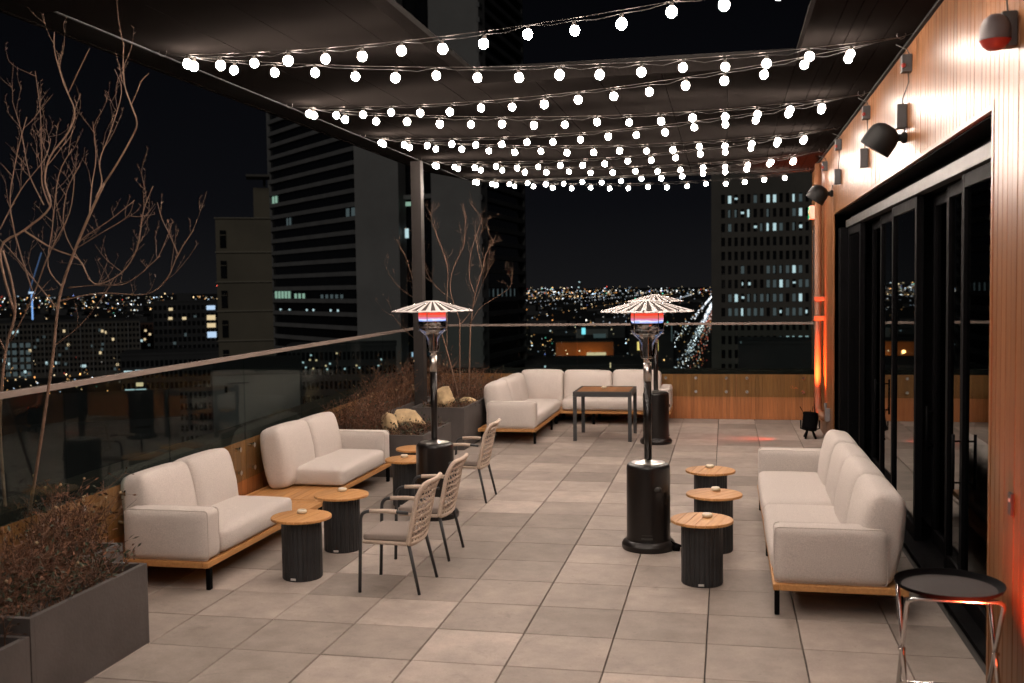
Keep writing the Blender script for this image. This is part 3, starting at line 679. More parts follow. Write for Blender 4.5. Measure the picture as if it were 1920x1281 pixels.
# ------------------------------------------------------------------ woven chairs (face -x)
def chair(label, x, y, rz=0):
    t = thing('armchair', label, 'chair', (x, y, 0), rz, 'woven rope armchairs')
    W = .25
    for s in (-1, 1):
        bm = BM()
        tube(bm, arc([(-.235, s*W, 0), (-.225, s*W, .30), (-.215, s*W, .635), (.02, s*W, .645), (.165, s*(W-.01), .63)], .07, 6), .0135, 10); obj('front_leg', bm, 'charcoal', t, True)
        bm = BM(); tube(bm, [(.245, s*(W-.005), 0), (.155, s*(W-.03), .40)], [.012, .0145], 10); obj('rear_leg', bm, 'charcoal', t, True)
        bm = BM(); tube(bm, [(-.14, s*W, .6395), (.0, s*W, .6445), (.075, s*W, .6405)], .0175, 12); obj('arm_wrap', bm, 'rope', t, True)
    bm = BM(); loop_tube(bm, arc([(-.20, -W+.02, .395), (-.20, W-.02, .395), (.16, W-.03, .385), (.16, -W+.03, .385), (-.20, -W+.02, .395)], .04, 4)[:-1], .0145, 10); 
    for i in range(9): tube(bm, [(-.19, -W+.05+i*.05, .395), (.15, -W+.05+i*.05, .388)], .009, 6)
    obj('seat_frame', bm, 'rope', t, True)
    bm = BM(); cushion(bm, (-.03, 0, .43), (.185, W-.022, .03), .024, (0, 0, .006)); obj('seat_cushion', bm, 'cushion', t, True)
    # back panel: a leaning, slightly dished surface
    def bp(u, v):    # u -1..1 across, v 0..1 up
        z = .385+v*.475; x = .160+.10*v+.03*max(0, v-.75)/.25 - .030*(1-u*u)*.0 + .035*(1-u*u)
        return Vector((x, u*(W-.005), z))
    fr = [bp(-1, v) for v in (.03, .15, .3, .45, .6, .75, .86)]
    fr += [bp(-.97, .94), bp(-.88, .985), bp(-.7, 1.0), bp(-.4, 1.0), bp(0, 1.0), bp(.4, 1.0), bp(.7, 1.0), bp(.88, .985), bp(.97, .94)]
    fr += [bp(1, v) for v in (.86, .75, .6, .45, .3, .15, .03)]
    fr += [bp(.9, 0), bp(.5, -.01), bp(0, -.012), bp(-.5, -.01), bp(-.9, 0)]
    bm = BM(); loop_tube(bm, fr, .0185, 12); obj('back_frame', bm, 'rope', t, True)
    bm = BM(); rows = 8
    for i in range(rows):
        v = .07+i*.9/rows
        for dv, off in ((0, -.005), (.015, .005)):
            tube(bm, [bp(-1+2*k/12, v+dv)+Vector((off if k % 2 else -off, 0, .004*math.sin(i*3+k))) for k in range(13)], .0066, 6)
    for k in range(1, 9):
        u = -1+2*k/9
        tube(bm, [bp(u+.012*math.sin(j*2.1+k), .0+j/22*.99)+Vector((.006 if j % 2 else -.006, 0, 0)) for j in range(23)], .0052, 6)
    obj('woven_back', bm, 'rope', t, True)
    return t
chair('woven rope armchair nearest the camera, facing the front left sofa', -2.425, 1.585)
chair('woven rope armchair between the nearest one and the left heater base', -2.455, 2.56)
chair('woven rope armchair farthest from the camera, beyond the left heater', -2.685, 4.94)

# ------------------------------------------------------------------ patio heaters
def heater(label, x, y, rz=0):
    t = thing('patio_heater', label, 'patio heater', (x, y, 0), rz, 'gas patio heaters')
    bm = BM(); lathe(bm, [(.001, .0), (.235, .0), (.24, .02), (.24, .045), (.225, .07), (.20, .085), (.197, .10)], 40); obj('base', bm, 'gloss_black', t, .5)
    bm = BM(); lathe(bm, [(.194, .085), (.194, .725), (.192, .745), (.184, .757), (.17, .765), (.12, .768), (.001, .772)], 40); tk = obj('tank_housing', bm, 'gloss_black', t, .5)
    bm = BM(); lathe(bm, [(.03, .770), (.15, .7705), (.15, .774), (.06, .785), (.03, .80)], 32); obj('top_plate', bm, 'steel', tk, .5)
    bm = BM(); cushion(bm, (.095, -.168, .56), (.034, .02, .025), .024); o = obj('grip_hole', bm, 'cord', tk, True)
    bm = BM(); box(bm, -.05, .05, -.198, -.193, .115, .13); box(bm, -.045, .045, -.1975, -.1935, .15, .154); obj('vent', bm, 'cord', tk)
    bm = BM(); tube(bm, [(0, 0, .77), (0, 0, 1.50)], .0345, 20); pl = obj('pole', bm, 'gloss_black', t, True)
    bm = BM(); tube(bm, [(0, 0, 1.50), (0, 0, 1.665)], .0375, 20); obj('pole_sleeve', bm, 'steel', pl, True)
    bm = BM(); lathe(bm, [(.03, 1.665), (.034, 1.675), (.036, 1.70), (.05, 1.71), (.05, 1.72), (.0425, 1.725), (.0425, 1.955), (.05, 1.965), (.135, 1.985), (.14, 2.0), (.14, 2.02), (.001, 2.022)], 32); bn = obj('burner', bm, 'chrome', t, .6)
    bm = BM(); lathe(bm, [(.055, 1.705), (.068, 1.75), (.074, 1.87), (.11, 1.90), (.143, 1.93), (.149, 1.98), (.149, 2.022)], 32); obj('guard_glass', bm, 'clear_glass', bn, True)
    bm = BM()
    for z in (1.925, 1.955): loop_tube(bm, [(.1475*math.cos(2*PI*k/32), .1475*math.sin(2*PI*k/32), z) for k in range(32)], .0035, 6)
    for k in range(4):
        a = PI/4+k*PI/2; tube(bm, [(.149*math.cos(a), .149*math.sin(a), 1.93), (.149*math.cos(a), .149*math.sin(a), 2.11)], .004, 6)
    obj('guard_ring', bm, 'steel', bn, True)
    bm = BM(); lathe(bm, [(.136, 2.022), (.143, 2.035), (.145, 2.06), (.143, 2.105)], 36); obj('flame', bm, 'flame', t, True)
    # pleated reflector hood; its stripes paint in reflections of bulbs and dark ceiling
    bm = BM(); n = 96; rings = []
    prof = [(.001, 2.226), (.06, 2.226), (.085, 2.218), (.22, 2.182), (.38, 2.137), (.415, 2.125), (.412, 2.119)]
    for q, z in prof:
        ring = []
        for k in range(n):
            ph = (k % 4)/4
            dz = (.0 if ph < .05 or ph > .9 else (-.005 if ph < .5 else -.003))*min(1, max(0, (q-.08)/.1))
            ring.append(bm.verts.new((q*math.cos(2*PI*k/n), q*math.sin(2*PI*k/n), z+dz)))
        rings.append(ring)
    for i in range(len(prof)-1):
        for k in range(n): bm.faces.new((rings[i][k], rings[i][(k+1) % n], rings[i+1][(k+1) % n], rings[i+1][k]))
    rf = obj('reflector', bm, 'alu', t, .12); rf.data.materials.append(M['refl_dark'])
    for pp in rf.data.polygons:
        cx_, cy_ = pp.center.x, pp.center.y; k_ = int((math.atan2(cy_, cx_) % (2*PI))/(2*PI)*n) % 4
        if k_ in (1, 2) and .09 < math.hypot(cx_, cy_) < .39: pp.material_index = 1  # dark reflection stripes painted between the pale ribs
    bm = BM()
    for k in range(8):
        a = 2*PI*k/8; 
        for q, z in ((.2, 2.196), (.405, 2.133)): lathe(bm, [(.007, -.006), (.007, .006), (.001, .008)], 8, (q*math.cos(a), q*math.sin(a), z))
    obj('rivet', bm, 'chrome', rf, True)
    if rz == 0:
        bm = BM(); tube(bm, arc([(.20, -.06, .07), (.27, -.07, .05), (.29, -.03, .03), (.33, 0, .03)], .03), .012, 8); tube(bm, [(.25, -.09, .02), (.25, -.04, .02)], .035, 14); obj('wheel', bm, 'black', t, True)
    return t
heater('black gas patio heater with a lit burner in the middle of the terrace', -.555, 3.05)
heater('black gas patio heater with a lit burner behind the left side tables', atz(815, 829, .772).x, atz(815, 829, .772).y, R(40))
heater('black gas patio heater farthest back, half hidden behind the middle one', -.90, 9.28, R(75))

# ------------------------------------------------------------------ square bar table
t = thing('square_table', 'square table with a brown slatted top and dark legs by the corner sofa', 'table', (-1.715, 9.80, 0))
bm = BM(); H = .755
for i in range(7): box(bm, -.40+i*.1143+.002, -.40+(i+1)*.1143-.002, -.44, .44, H-.022, H-.002, .002)
obj('table_top', bm, 'table_wood', t)
bm = BM()
for s in (-1, 1): box(bm, -.445, .445, s*.4425-.0425+.0, s*.4425+.0425, H-.075, H, .004)
for s in (-1, 1): box(bm, s*.4225-.0215, s*.4225+.0215, -.3995, .3995, H-.0755, H-.0005, .004)
obj('apron', bm, 'charcoal', t)
for sx in (-1, 1):
    for sy in (-1, 1):
        bm = BM(); box(bm, sx*.418-.027, sx*.418+.027, sy*.458-.027, sy*.458+.027, 0, H-.076, .004); obj('leg', bm, 'charcoal', t)
c = copy_tree(cn0); c.location = (-1.75, 9.92, H); c['label'] = 'cream tealight holder on the square dark legged table'

# ------------------------------------------------------------------ tray stand and tray, bottom right
t = thing('tray_stand', 'folding chrome tray stand at the lower right corner', 'stand', (1.29, -.36, 0))
for s in (-1, 1):
    bm = BM(); h = .70
    tube(bm, arc([(-.23, s*.20, .012), (-.235, s*-.17, h), (.235, s*-.17, h), (.23, s*.20, .012)], .05, 6), .0125, 12)
    tube(bm, [(-.23, s*.13, .14), (.23, s*.13, .14)], .0095, 10)
    obj('leg_frame', bm, 'chrome', t, True)
for x in (-.15, .15):
    bm = BM(); box(bm, x-.03, x+.03, -.17, .17, .7135, .7175); obj('strap', bm, 'cord', t)
for x in (-.236, .236):
    bm = BM(); tube(bm, [(x-.018, .0, .37), (x+.018, .0, .37)], .01, 10); obj('pivot', bm, 'chrome', t, True)
tr = thing('tray', 'large round black serving tray lying on the chrome stand', 'tray', (1.29, -.36, .718))
bm = BM(); lathe(bm, [(.001, 0), (.24, 0), (.262, .012), (.272, .03), (.276, .031), (.276, .026), (.266, .008)], 56); obj('rim', bm, 'black', tr, .6)
bm = BM(); lathe(bm, [(.001, .0025), (.238, .0025)], 56); obj('cork_mat', bm, mat('tray_mat', (.025, .021, .02), .75, var=.15, scale=60), tr)

# ------------------------------------------------------------------ planters, rocks, shrubs
def planter(label, x0, x1, y0, y1, h, soil=.06):
    t = thing('planter', label, 'planter', (x0, y0, 0)); w, d_ = x1-x0, y1-y0; th = .035
    bm = BM(); box(bm, 0, w, 0, th, 0, h, .003); box(bm, 0, w, d_-th, d_, 0, h, .003); box(bm, 0, th, th, d_-th, 0.001, h-.001); box(bm, w-th, w, th, d_-th, .001, h-.001)
    obj('planter_box', bm, 'concrete', t)
    bm = BM(); k = 14; g = [[bm.verts.new((th+(w-2*th)*i/k, th+(d_-2*th)*j/k, h-soil+random.uniform(-.03, .03))) for j in range(k+1)] for i in range(k+1)]
    for i in range(k):
        for j in range(k): bm.faces.new((g[i][j], g[i+1][j], g[i+1][j+1], g[i][j+1]))
    obj('soil', bm, 'soil', t, True)
    return t
planter('long dark concrete planter in the near left corner', -4.52, -3.665, -1.16, .02, .54)
planter('lower concrete planter at the left edge, nearest the camera', -4.52, -3.665, -3.0, -1.17, .445)
planter('grey planter end showing behind the near left planter', parX(.4)+.09, -4.10, .03, .42, .56)
planter('grey planter in front of the column with tan rocks', -5.0, -3.55, 6.05, 7.35, .53)
planter('grey planter along the left parapet behind the column', -5.06, -4.62, 7.4, 12.0, .60)
planter('grey planter to the right of the column beside the corner sofa', -4.40, -3.60, 8.25, 11.2, .62)

def rock(label, loc, s, seed, rot=(0, 0, 0)):
    rnd = random.Random(seed); bm = BM(); bmesh.ops.create_icosphere(bm, subdivisions=4, radius=1)
    dirs = [(Vector((rnd.uniform(-1, 1), rnd.uniform(-1, 1), rnd.uniform(-.6, 1))).normalized(), rnd.uniform(.62, .9)) for _ in range(14)]
    for v in bm.verts:
        p = v.co.normalized(); k = 1.0
        for dd, c in dirs:
            q = p.dot(dd)
            if q > .01: k = min(k, c/q)
        v.co = p*k*(1+.03*math.sin(p.x*9+seed)*math.sin(p.z*11)+.015*math.sin(p.y*23+p.z*17))
        v.co = Vector((v.co.x*s[0], v.co.y*s[1], v.co.z*s[2]))
    o = obj('rock', bm, 'rock', None, .7); o.location = loc; o.rotation_euler = rot
    return tag(o, label, 'rock', 'tan rocks in the planters')
q = aty(765, 782, 6.9); rock('broad tan rock lying in the planter left of the column', (q.x, 6.95, q.z-.04), (.26, .19, .13), 3, (.2, .25, .3))
q = aty(733, 795, 6.5); rock('upright tan rock in front of the broad one in the planter', (q.x, 6.5, q.z-.02), (.13, .12, .21), 8, (.2, -.45, .2))
q = aty(832, 760, 8.6); rock('arched tan rock in the planter right of the column', (q.x+.02, 8.62, .70), (.19, .16, .20), 5, (.1, .35, 0))
q = aty(872, 752, 9.0); rock('small tan rock under the bare tree by the corner sofa', (q.x, 9.2, .62), (.16, .09, .07), 11, (0, .1, .5))
q = aty(783, 745, 9.9); rock('small tan rock in the planter behind the column', (q.x, 9.9, .72), (.14, .1, .09), 14, (0, .3, .2))

def shrub(label, x0, x1, y0, y1, z0, h, n, cat='shrub', green=.1, seeds=.05, grp='dry shrubs in the planters', nl=6):
    t = thing('shrub', label, cat, ((x0+x1)/2, (y0+y1)/2, z0), 0, grp)
    bs, bl, bg, bd = BM(), BM(), BM(), BM(); ng = nd = 0
    for i in range(n):
        x, y = random.uniform(x0, x1)-(x0+x1)/2, random.uniform(y0, y1)-(y0+y1)/2
        hh = h*random.uniform(.35, 1.0)*(1-.25*abs(2*x/(x1-x0+.01))); lx, ly = random.gauss(0, .35), random.gauss(0, .35)
        pts = [Vector((x, y, -.05))]
        for k in range(1, 5):
            f = k/4; pts.append(Vector((x+lx*hh*f*f+random.uniform(-.015, .015), y+ly*hh*f*f+random.uniform(-.015, .015), hh*f)))
        tube(bs, pts, [.0042, .0036, .003, .0022, .0012], 3, False)
        for k in range(nl):
            f = random.uniform(.25, 1); i0 = min(3, int(f*4)); p = pts[i0].lerp(pts[i0+1], f*4-i0)
            dd = Vector((random.gauss(0, 1), random.gauss(0, 1), random.uniform(-.3, 1.3)))
            e = p+dd.normalized()*random.uniform(.03, .11)
            tube(bs, [p, e], [.0018, .0009], 3, False)
            if random.random() < green: blade(bg, e, dd, random.uniform(.006, .012), random.uniform(.03, .06)); ng += 1
            else: blade(bl, e, dd, random.uniform(.004, .011), random.uniform(.02, .05))
        if random.random() < seeds:
            bmesh.ops.create_icosphere(bd, subdivisions=1, radius=random.uniform(.008, .016), matrix=Matrix.Translation(pts[-1])); nd += 1
    obj('stems', bs, 'twig', t); obj('leaves', bl, 'leaf', t)
    if ng: obj('green_leaves', bg, 'leaf_g', t)
    else: bg.free()
    if nd: obj('seed_heads', bd, 'seed', t)['kind'] = 'stuff'
    else: bd.free()
shrub('tall reddish brown dry shrub in the near left planter', -4.45, -4.0, -.9, .0, .47, .44, 170, seeds=.05)
shrub('low dark green and brown growth along the near planter rim', -4.2, -3.74, -1.1, -.05, .47, .24, 170, green=.55, seeds=.03)
shrub('dry brown shrub filling the lower left edge of the photo', -4.48, -3.75, -2.4, -1.2, .38, .5, 220, green=.2, seeds=.06)
shrub('reddish dry shrub against the glass behind the near planter', -4.62, -4.15, .06, .36, .5, .58, 110, seeds=.1)
shrub('wide mass of brown grasses behind the left sofa arm', -4.95, -4.25, 6.15, 7.25, .45, .58, 300, seeds=.05)
shrub('low dark plants beside the tan rocks', -4.2, -3.62, 6.15, 7.2, .46, .16, 130, green=.5)
shrub('tall brown shrub against the left glass behind the column', -5.02, -4.66, 7.5, 11.8, .53, .85, 340, seeds=.05)
shrub('dry brown shrub at the foot of the bare rear tree', -4.35, -3.65, 9.3, 11.1, .55, .55, 260, seeds=.04)
shrub('low dark plants along the rim of the rear planter', -4.3, -3.66, 8.32, 9.1, .55, .13, 110, green=.45)

def branch(bm, pts, r0, r1, n=6):
    r0, r1 = r0*.64, r1*.62
    k = len(pts); tube(bm, pts, [r0+(r1-r0)*(i/(k-1))**.8 for i in range(k)], n)
def smooth_pts(pts, m=4):
    out = []
    P = [pts[0]]+pts+[pts[-1]]
    for i in range(1, len(P)-2):
        for j in range(m):
            t = j/m; a, b, c, d_ = P[i-1], P[i], P[i+1], P[i+2]
            out.append(.5*((2*b)+(c-a)*t+(2*a-5*b+4*c-d_)*t*t+(3*b-a-3*c+d_)*t**3))
    return out+[pts[-1]]
def twigs(bm, pts, rnd, depth, dens, ln, r, up=.55):
    L_ = sum((pts[i+1]-pts[i]).length for i in range(len(pts)-1)); k = max(1, int(L_*dens))
    for q in range(k):
        f = rnd.uniform(.25, 1.0)*(len(pts)-1); i = min(len(pts)-2, int(f)); p = pts[i].lerp(pts[i+1], f-i); d_ = (pts[i+1]-pts[i]).normalized()
        dd = (d_*.8+Vector((rnd.gauss(0, .6), rnd.gauss(0, .6), rnd.gauss(up, .5)))).normalized(); l = ln*rnd.uniform(.4, 1.1)
        tp = [p]; cur = dd
        for s in range(4):
            cur = (cur+Vector((rnd.gauss(0, .16), rnd.gauss(0, .16), rnd.gauss(.10, .12)))).normalized(); tp.append(tp[-1]+cur*l/4)
        branch(bm, tp, r, r*.35, 4)
        for _ in range(3 if depth == 0 else 1):                # buds
            bb = rnd.choice(tp[1:]); tube(bm, [bb, bb+Vector((rnd.uniform(-1, 1), rnd.uniform(-1, 1), 1)).normalized()*.022], [r*.8, r*.3], 4)
        if depth > 0: twigs(bm, tp, rnd, depth-1, dens*1.35, ln*.55, r*.62, up)
def surveyed(poly, Y, rnd, wob=.12):
    out = []; off = rnd.uniform(-.25, .25); n = len(poly)
    for i, (x, y) in enumerate(poly): out.append(aty(x, y, Y+off*i/n*1.3+rnd.uniform(-wob, wob)*.4))
    return out
# near left tree
rnd = random.Random(21)
t1 = thing('bare_tree', 'large leafless tree rising from the near left planter', 'tree', (-4.35, .2, .5))
TB, TC = BM(), BM()
def place(poly, Y, r0, r1, tw=(1, 5, .32), w=.12, main=False):
    pts = smooth_pts(surveyed(poly, Y, rnd, w), 4); pts = [p-Vector((-4.35, .2, .5)) for p in pts]
    branch(TB if main else TC, pts, r0, r1, 8 if main else 6)
    if tw: twigs(TC, pts, rnd, tw[0], tw[1]*1.7, tw[2]*1.1, max(r1*.9, .0026))
place([(46, 1010), (62, 920), (82, 790), (100, 660), (111, 560), (136, 481), (168, 403), (195, 345)], .18, .019, .012, None, .02, True)
place([(14, 1000), (6, 900), (0, 790), (10, 660), (28, 590), (22, 530), (5, 470)], .12, .019, .012, None, .02, True)
place([(195, 345), (218, 310), (245, 262), (257, 232), (246, 197), (234, 161), (231, 120), (232, 80)], .2, .0105, .004, (1, 2, .3))
place([(246, 197), (258, 170), (265, 152), (279, 138)], .2, .005, .003, None)
place([(28, 590), (0, 470), (47, 431), (94, 388), (84, 340), (94, 294), (129, 247), (140, 208), (121, 161), (103, 99), (102, 60)], .1, .014, .004, (1, 2.5, .3))
place([(129, 173), (150, 128), (168, 91)], .1, .005, .003, None)
place([(94, 388), (80, 350), (78, 310), (76, 216), (66, 134)], .3, .008, .003, (1, 4, .3))
place([(47, 434), (98, 466), (148, 487), (176, 532), (226, 513), (257, 466), (269, 396), (287, 349)], .1, .010, .003, (1, 4, .3))
place([(110, 565), (187, 550), (273, 552), (312, 524), (334, 477), (363, 431)], .2, .009, .003, (1, 3.5, .28))
place([(334, 477), (318, 440), (304, 411), (295, 380)], .2, .0045, .0025, (0, 4, .15))
place([(125, 540), (187, 534), (240, 530), (300, 480)], .1, .007, .003, (1, 4, .25))
place([(136, 481), (152, 450), (203, 415), (252, 376)], .2, .007, .003, (1, 4, .2))
place([(145, 465), (190, 437), (238, 407), (250, 380)], .3, .006, .003, (0, 4, .2))
place([(168, 403), (172, 350), (180, 294), (174, 228)], .2, .007, .003, (1, 4, .25))
place([(180, 370), (191, 341), (187, 302), (207, 247), (228, 173), (215, 130)], .3, .007, .0025, (1, 4, .25))
place([(82, 384), (60, 340), (51, 310), (39, 243), (23, 189)], .2, .007, .0025, (1, 4, .3))
place([(0, 430), (39, 356), (84, 298), (95, 260)], .2, .007, .003, (1, 4, .3))
place([(108, 580), (60, 520), (20, 470), (-20, 430)], .1, .008, .003, (1, 4, .3))
place([(118, 540), (90, 500), (98, 430), (110, 330), (135, 280)], .3, .008, .003, (1, 4, .3))
place([(100, 650), (150, 610), (190, 560), (215, 520)], .3, .008, .003, (1, 3, .25))
place([(20, 640), (60, 560), (90, 480), (130, 400), (140, 330)], .05, .009, .003, (1, 3, .3))
place([(10, 660), (-30, 560), (-40, 450), (-20, 360)], .1, .01, .004, (1, 3, .3))
place([(60, 545), (20, 400), (30, 300), (50, 220)], .2, .008, .003, (1, 3, .3))
place([(148, 487), (120, 430), (125, 360), (150, 310)], .2, .006, .003, (1, 4, .25))
obj('trunk', TB, 'bark', t1, True); obj('crown', TC, 'bark', t1, True)
# rear tree
t2 = thing('bare_tree', 'smaller leafless tree in the rear planter beside the corner sofa', 'tree', (-4.0, 9.6, .55))
TB, TC = BM(), BM()
def place2(poly, Y, r0, r1, tw=(1, 4, .4), w=.1, main=False):
    pts = smooth_pts(surveyed(poly, Y, rnd, w), 4); pts = [p-Vector((-4.0, 9.6, .55)) for p in pts]
    branch(TB if main else TC, pts, r0*1.35, r1*1.5, 8 if main else 6)
    if tw: twigs(TC, pts, rnd, tw[0], tw[1]*1.7, tw[2]*1.1, max(r1*.9, .0026))
place2([(878, 765), (880, 693), (882, 608)], 9.6, .017, .013, None, .01, True)
place2([(862, 765), (862, 693), (862, 600)], 9.8, .014, .011, None, .01, True)
place2([(862, 765), (854, 720), (830, 632), (814, 600)], 9.5, .014, .011, None, .01, True)
place2([(882, 608), (891, 552), (904, 507), (912, 475), (928, 446)], 9.6, .012, .004, (1, 5, .2))
place2([(883, 603), (902, 576), (939, 552), (957, 537), (960, 520)], 9.6, .008, .003, (1, 3, .3))
place2([(862, 600), (845, 550), (846, 518), (854, 494), (870, 457), (872, 396)], 9.8, .010, .003, (1, 5, .2))
place2([(814, 600), (782, 563), (777, 537), (761, 483), (740, 446)], 9.5, .010, .003, (1, 5, .2))
place2([(838, 650), (838, 560), (838, 497), (814, 428), (806, 396)], 9.7, .010, .003, (1, 5, .2))
place2([(891, 552), (880, 520), (884, 470), (905, 410)], 9.6, .007, .003, (1, 4, .4))
place2([(904, 507), (896, 470), (890, 440)], 9.6, .006, .003, (1, 4, .4))
place2([(782, 563), (750, 540), (730, 515)], 9.5, .006, .003, (1, 3, .4))
place2([(830, 632), (790, 640), (760, 620), (735, 590)], 9.5, .007, .003, (1, 3, .35))
place2([(862, 610), (885, 580), (905, 530), (925, 490)], 9.7, .006, .003, (1, 4, .4))
place2([(846, 560), (820, 540), (800, 510), (790, 470)], 9.9, .006, .003, (1, 4, .4))
obj('trunk', TB, 'bark', t2, True); obj('crown', TC, 'bark', t2, True)

# ------------------------------------------------------------------ city: ground, road
bm = BM(); g = 24000; k = 20
vs = [[bm.verts.new((-g+2*g*i/k, -2000+2.2*g*j/k, GZ)) for j in range(k+1)] for i in range(k+1)]
for i in range(k):
    for j_ in range(k): bm.faces.new((vs[i][j_], vs[i+1][j_], vs[i+1][j_+1], vs[i][j_+1]))
struct(obj('ground', bm, 'ground'))
ra, rb = atz(1292, 690, GZ), atz(1336, 575, GZ); rd = (rb-ra).normalized(); rn = Vector((rd.y, -rd.x, 0))
bm = BM()
pa, pb = ra-rd*500, ra+rd*6000
bm.faces.new([bm.verts.new(q+Vector((0, 0, .05))) for q in (pa-rn*12, pa+rn*12, pb+rn*12, pb-rn*12)])
struct(obj('road', bm, 'asphalt'))

# glowing points: street lamps, cars and far windows, too many to count
def city_lights(name, label, pts):
    vs, fs, cs = [], [], []
    for (p, r, col) in pts:
        b = len(vs)
        for d_ in ((1, 0, 0), (-1, 0, 0), (0, 1, 0), (0, -1, 0), (0, 0, 1), (0, 0, -1)): vs.append((p[0]+d_[0]*r, p[1]+d_[1]*r, p[2]+d_[2]*r)); cs.append(col)
        for f in ((0, 2, 4), (2, 1, 4), (1, 3, 4), (3, 0, 4), (2, 0, 5), (1, 2, 5), (3, 1, 5), (0, 3, 5)): fs.append(tuple(b+q for q in f))
    me = bpy.data.meshes.new(name); me.from_pydata(vs, [], fs); a = me.attributes.new('glow', 'FLOAT_COLOR', 'POINT')
    for i, c_ in enumerate(cs): a.data[i].color = (*c_, 1)
    me.materials.append(M['points']); o = bpy.data.objects.new(name, me); C.objects.link(o); o['label'] = label; o['category'] = 'lights'
    return struct(o, 'stuff')
rl = random.Random(5)
def colr(warm, s):
    u = rl.random()
    if u < warm: c = rl.choice([(1, .55, .2), (1, .72, .38), (1, .42, .12), (1, .8, .5)])
    elif u < .94: c = rl.choice([(1, .95, .85), (.8, .9, 1), (.6, .8, 1), (.9, 1, 1)])
    else: c = rl.choice([(1, .12, .08), (.3, .4, 1), (.2, 1, .7)])
    s *= rl.choice([.15, .3, .6, 1, 2.6]); return tuple(q*s for q in c)
pts = []
def city_band(px0, px1, y0, y1, n, warm, s, rmul=.00065, pw=1.0):
    for _ in range(n):
        px = rl.uniform(px0, px1); y = y0+(y1-y0)*rl.random()**pw; yh = 541.4-.0135*(px-960); a = max(y-yh, 3.0)/F; hgt = rl.uniform(6, 14)
        dep = min(-(GZ+hgt-O.z)/a, 15000); p = far(px, dep)
        pts.append(((p.x, p.y, GZ+hgt if dep < 14900 else GZ+2+rl.uniform(0, 60)), dep*rmul*.68*rl.uniform(.6, 1.5), colr(warm, s)))
city_band(986, 1340, 541, 552, 190, .4, 1.5, .00062)
city_band(986, 1340, 544, 600, 110, .4, 1.2, .0006, 2.0)
city_band(985, 1340, 560, 690, 90, .55, 1.0, .0006)
city_band(-60, 420, 555, 582, 270, .6, 1.5, .00065, 1.2)
city_band(-60, 420, 556, 640, 180, .6, 1.2, .0006, 1.6)
city_band(-60, 520, 640, 760, 150, .75, 1.1, .0007)
city_band(985, 1340, 600, 690, 150, .6, 1.3, .0008)
city_band(-40, 425, 700, 778, 150, .75, 2.0, .0011)
city_band(540, 720, 640, 720, 80, .55, 1.0, .0006)
city_band(985, 1150, 544, 560, 120, .55, 1.6, .0006)
city_band(860, 990, 548, 556, 40, .5, 2.0, .0007)
city_lights('city_lights', 'carpet of far city lights reaching the dark horizon', pts)
pts = []
def lamp_row(w, s0, s1, step, cols, k, zz=7, size=.00042, along=True):
    q = s0
    while q < s1:
        p = (ra+rd*q+rn*w) if along else (ra+rd*w+rn*q); dep = (p-O).length; st = step*rl.uniform(.75, 1.3)*(1+dep/9000)
        q += st
        if rl.random() < .18: continue
        c_ = rl.choice(cols); kk = k*rl.choice([.4, .8, 1, 1.6]); pts.append(((p.x+rl.uniform(-2, 2), p.y+rl.uniform(-4, 4), GZ+zz+rl.uniform(-1, 1)), dep*size*rl.uniform(.75, 1.25), tuple(c*kk for c in c_)))
CW = [(.85, .93, 1), (1, 1, 1), (.75, .87, 1)]; WW = [(1, .62, .28), (1, .75, .42), (1, .5, .18)]; RW = [(1, .2, .12), (1, .3, .15), (1, .95, .85)]
for w in (-15, 15): lamp_row(w, -30, 5200, 26, CW, 2.6, 9)
for w in (-5.5, -2.5): lamp_row(w, -30, 2600, 9, CW, 2.2, 1)
for w in (2.5, 6): lamp_row(w, -30, 2600, 13, RW, .9, 1)
for w in (-24, -33, 22, 30): lamp_row(w, -30, 420, 11, CW+WW[:1], .7, 4)
for w in (-130, -260, -410, 140, -560, -760, -1000): lamp_row(w, 60, 5200, 60, rl.choice([WW, CW, WW]), .8, 7)
for w in (180, 330, 520, 800, 1150, 1600, 2200, 3000): lamp_row(w, -1100, 340, 55, rl.choice([WW, CW]), .9, 7, .0004, False)
city_lights('street_lights', 'white glitter of lamps and cars along the straight street', pts)

# far low city, one mass
bm = BM()
for i in range(420):
    px = rl.uniform(-150, 1420); dep = 500+rl.random()**1.6*5200; p = far(px, dep)
    if abs((p-ra).dot(rn)) < 45 and (p-ra).dot(rd) > -50: continue
    if dep < 1000 and 960 < px < 1420 or dep < 700: continue
    w, d_, h = rl.uniform(12, 50), rl.uniform(12, 30), rl.choice([4, 5, 5, 6, 7, 9, 14])
    yh = (h+GZ-O.z)/dep*F
    if -yh < 12: h = 8
    a = rl.choice([0, 0, 0, .4]); obox(bm, (p.x, p.y, GZ+h/2), (math.cos(a), math.sin(a), 0), (-math.sin(a), math.cos(a), 0), w, d_, h)
o = obj('far_city', bm, 'dkbld'); o['label'] = 'dark low roofs of the far city'; o['category'] = 'city'; struct(o, 'stuff')

# ------------------------------------------------------------------ towers and other buildings
def facade(bm, A, B, z0, z1, off=0.0, th=.4):
    d_ = (B-A); L_ = d_.length; ux = d_.normalized(); uy = Vector((-ux.y, ux.x, 0)); c_ = (A+B)/2+uy*off
    obox(bm, (c_.x, c_.y, (z0+z1)/2), ux, uy, L_, th, z1-z0)
def lit(parent, A, B, s0, s1, z0, z1, m, name='lit_window', off=-.35):
    d_ = (B-A).normalized(); uy = Vector((-d_.y, d_.x, 0)); a, b = A+d_*s0+uy*off, A+d_*s1+uy*off
    bm = BM(); bm.faces.new([bm.verts.new(q) for q in ((a.x, a.y, z0), (b.x, b.y, z0), (b.x, b.y, z1), (a.x, a.y, z1))])
    return obj(name, bm, m, parent)
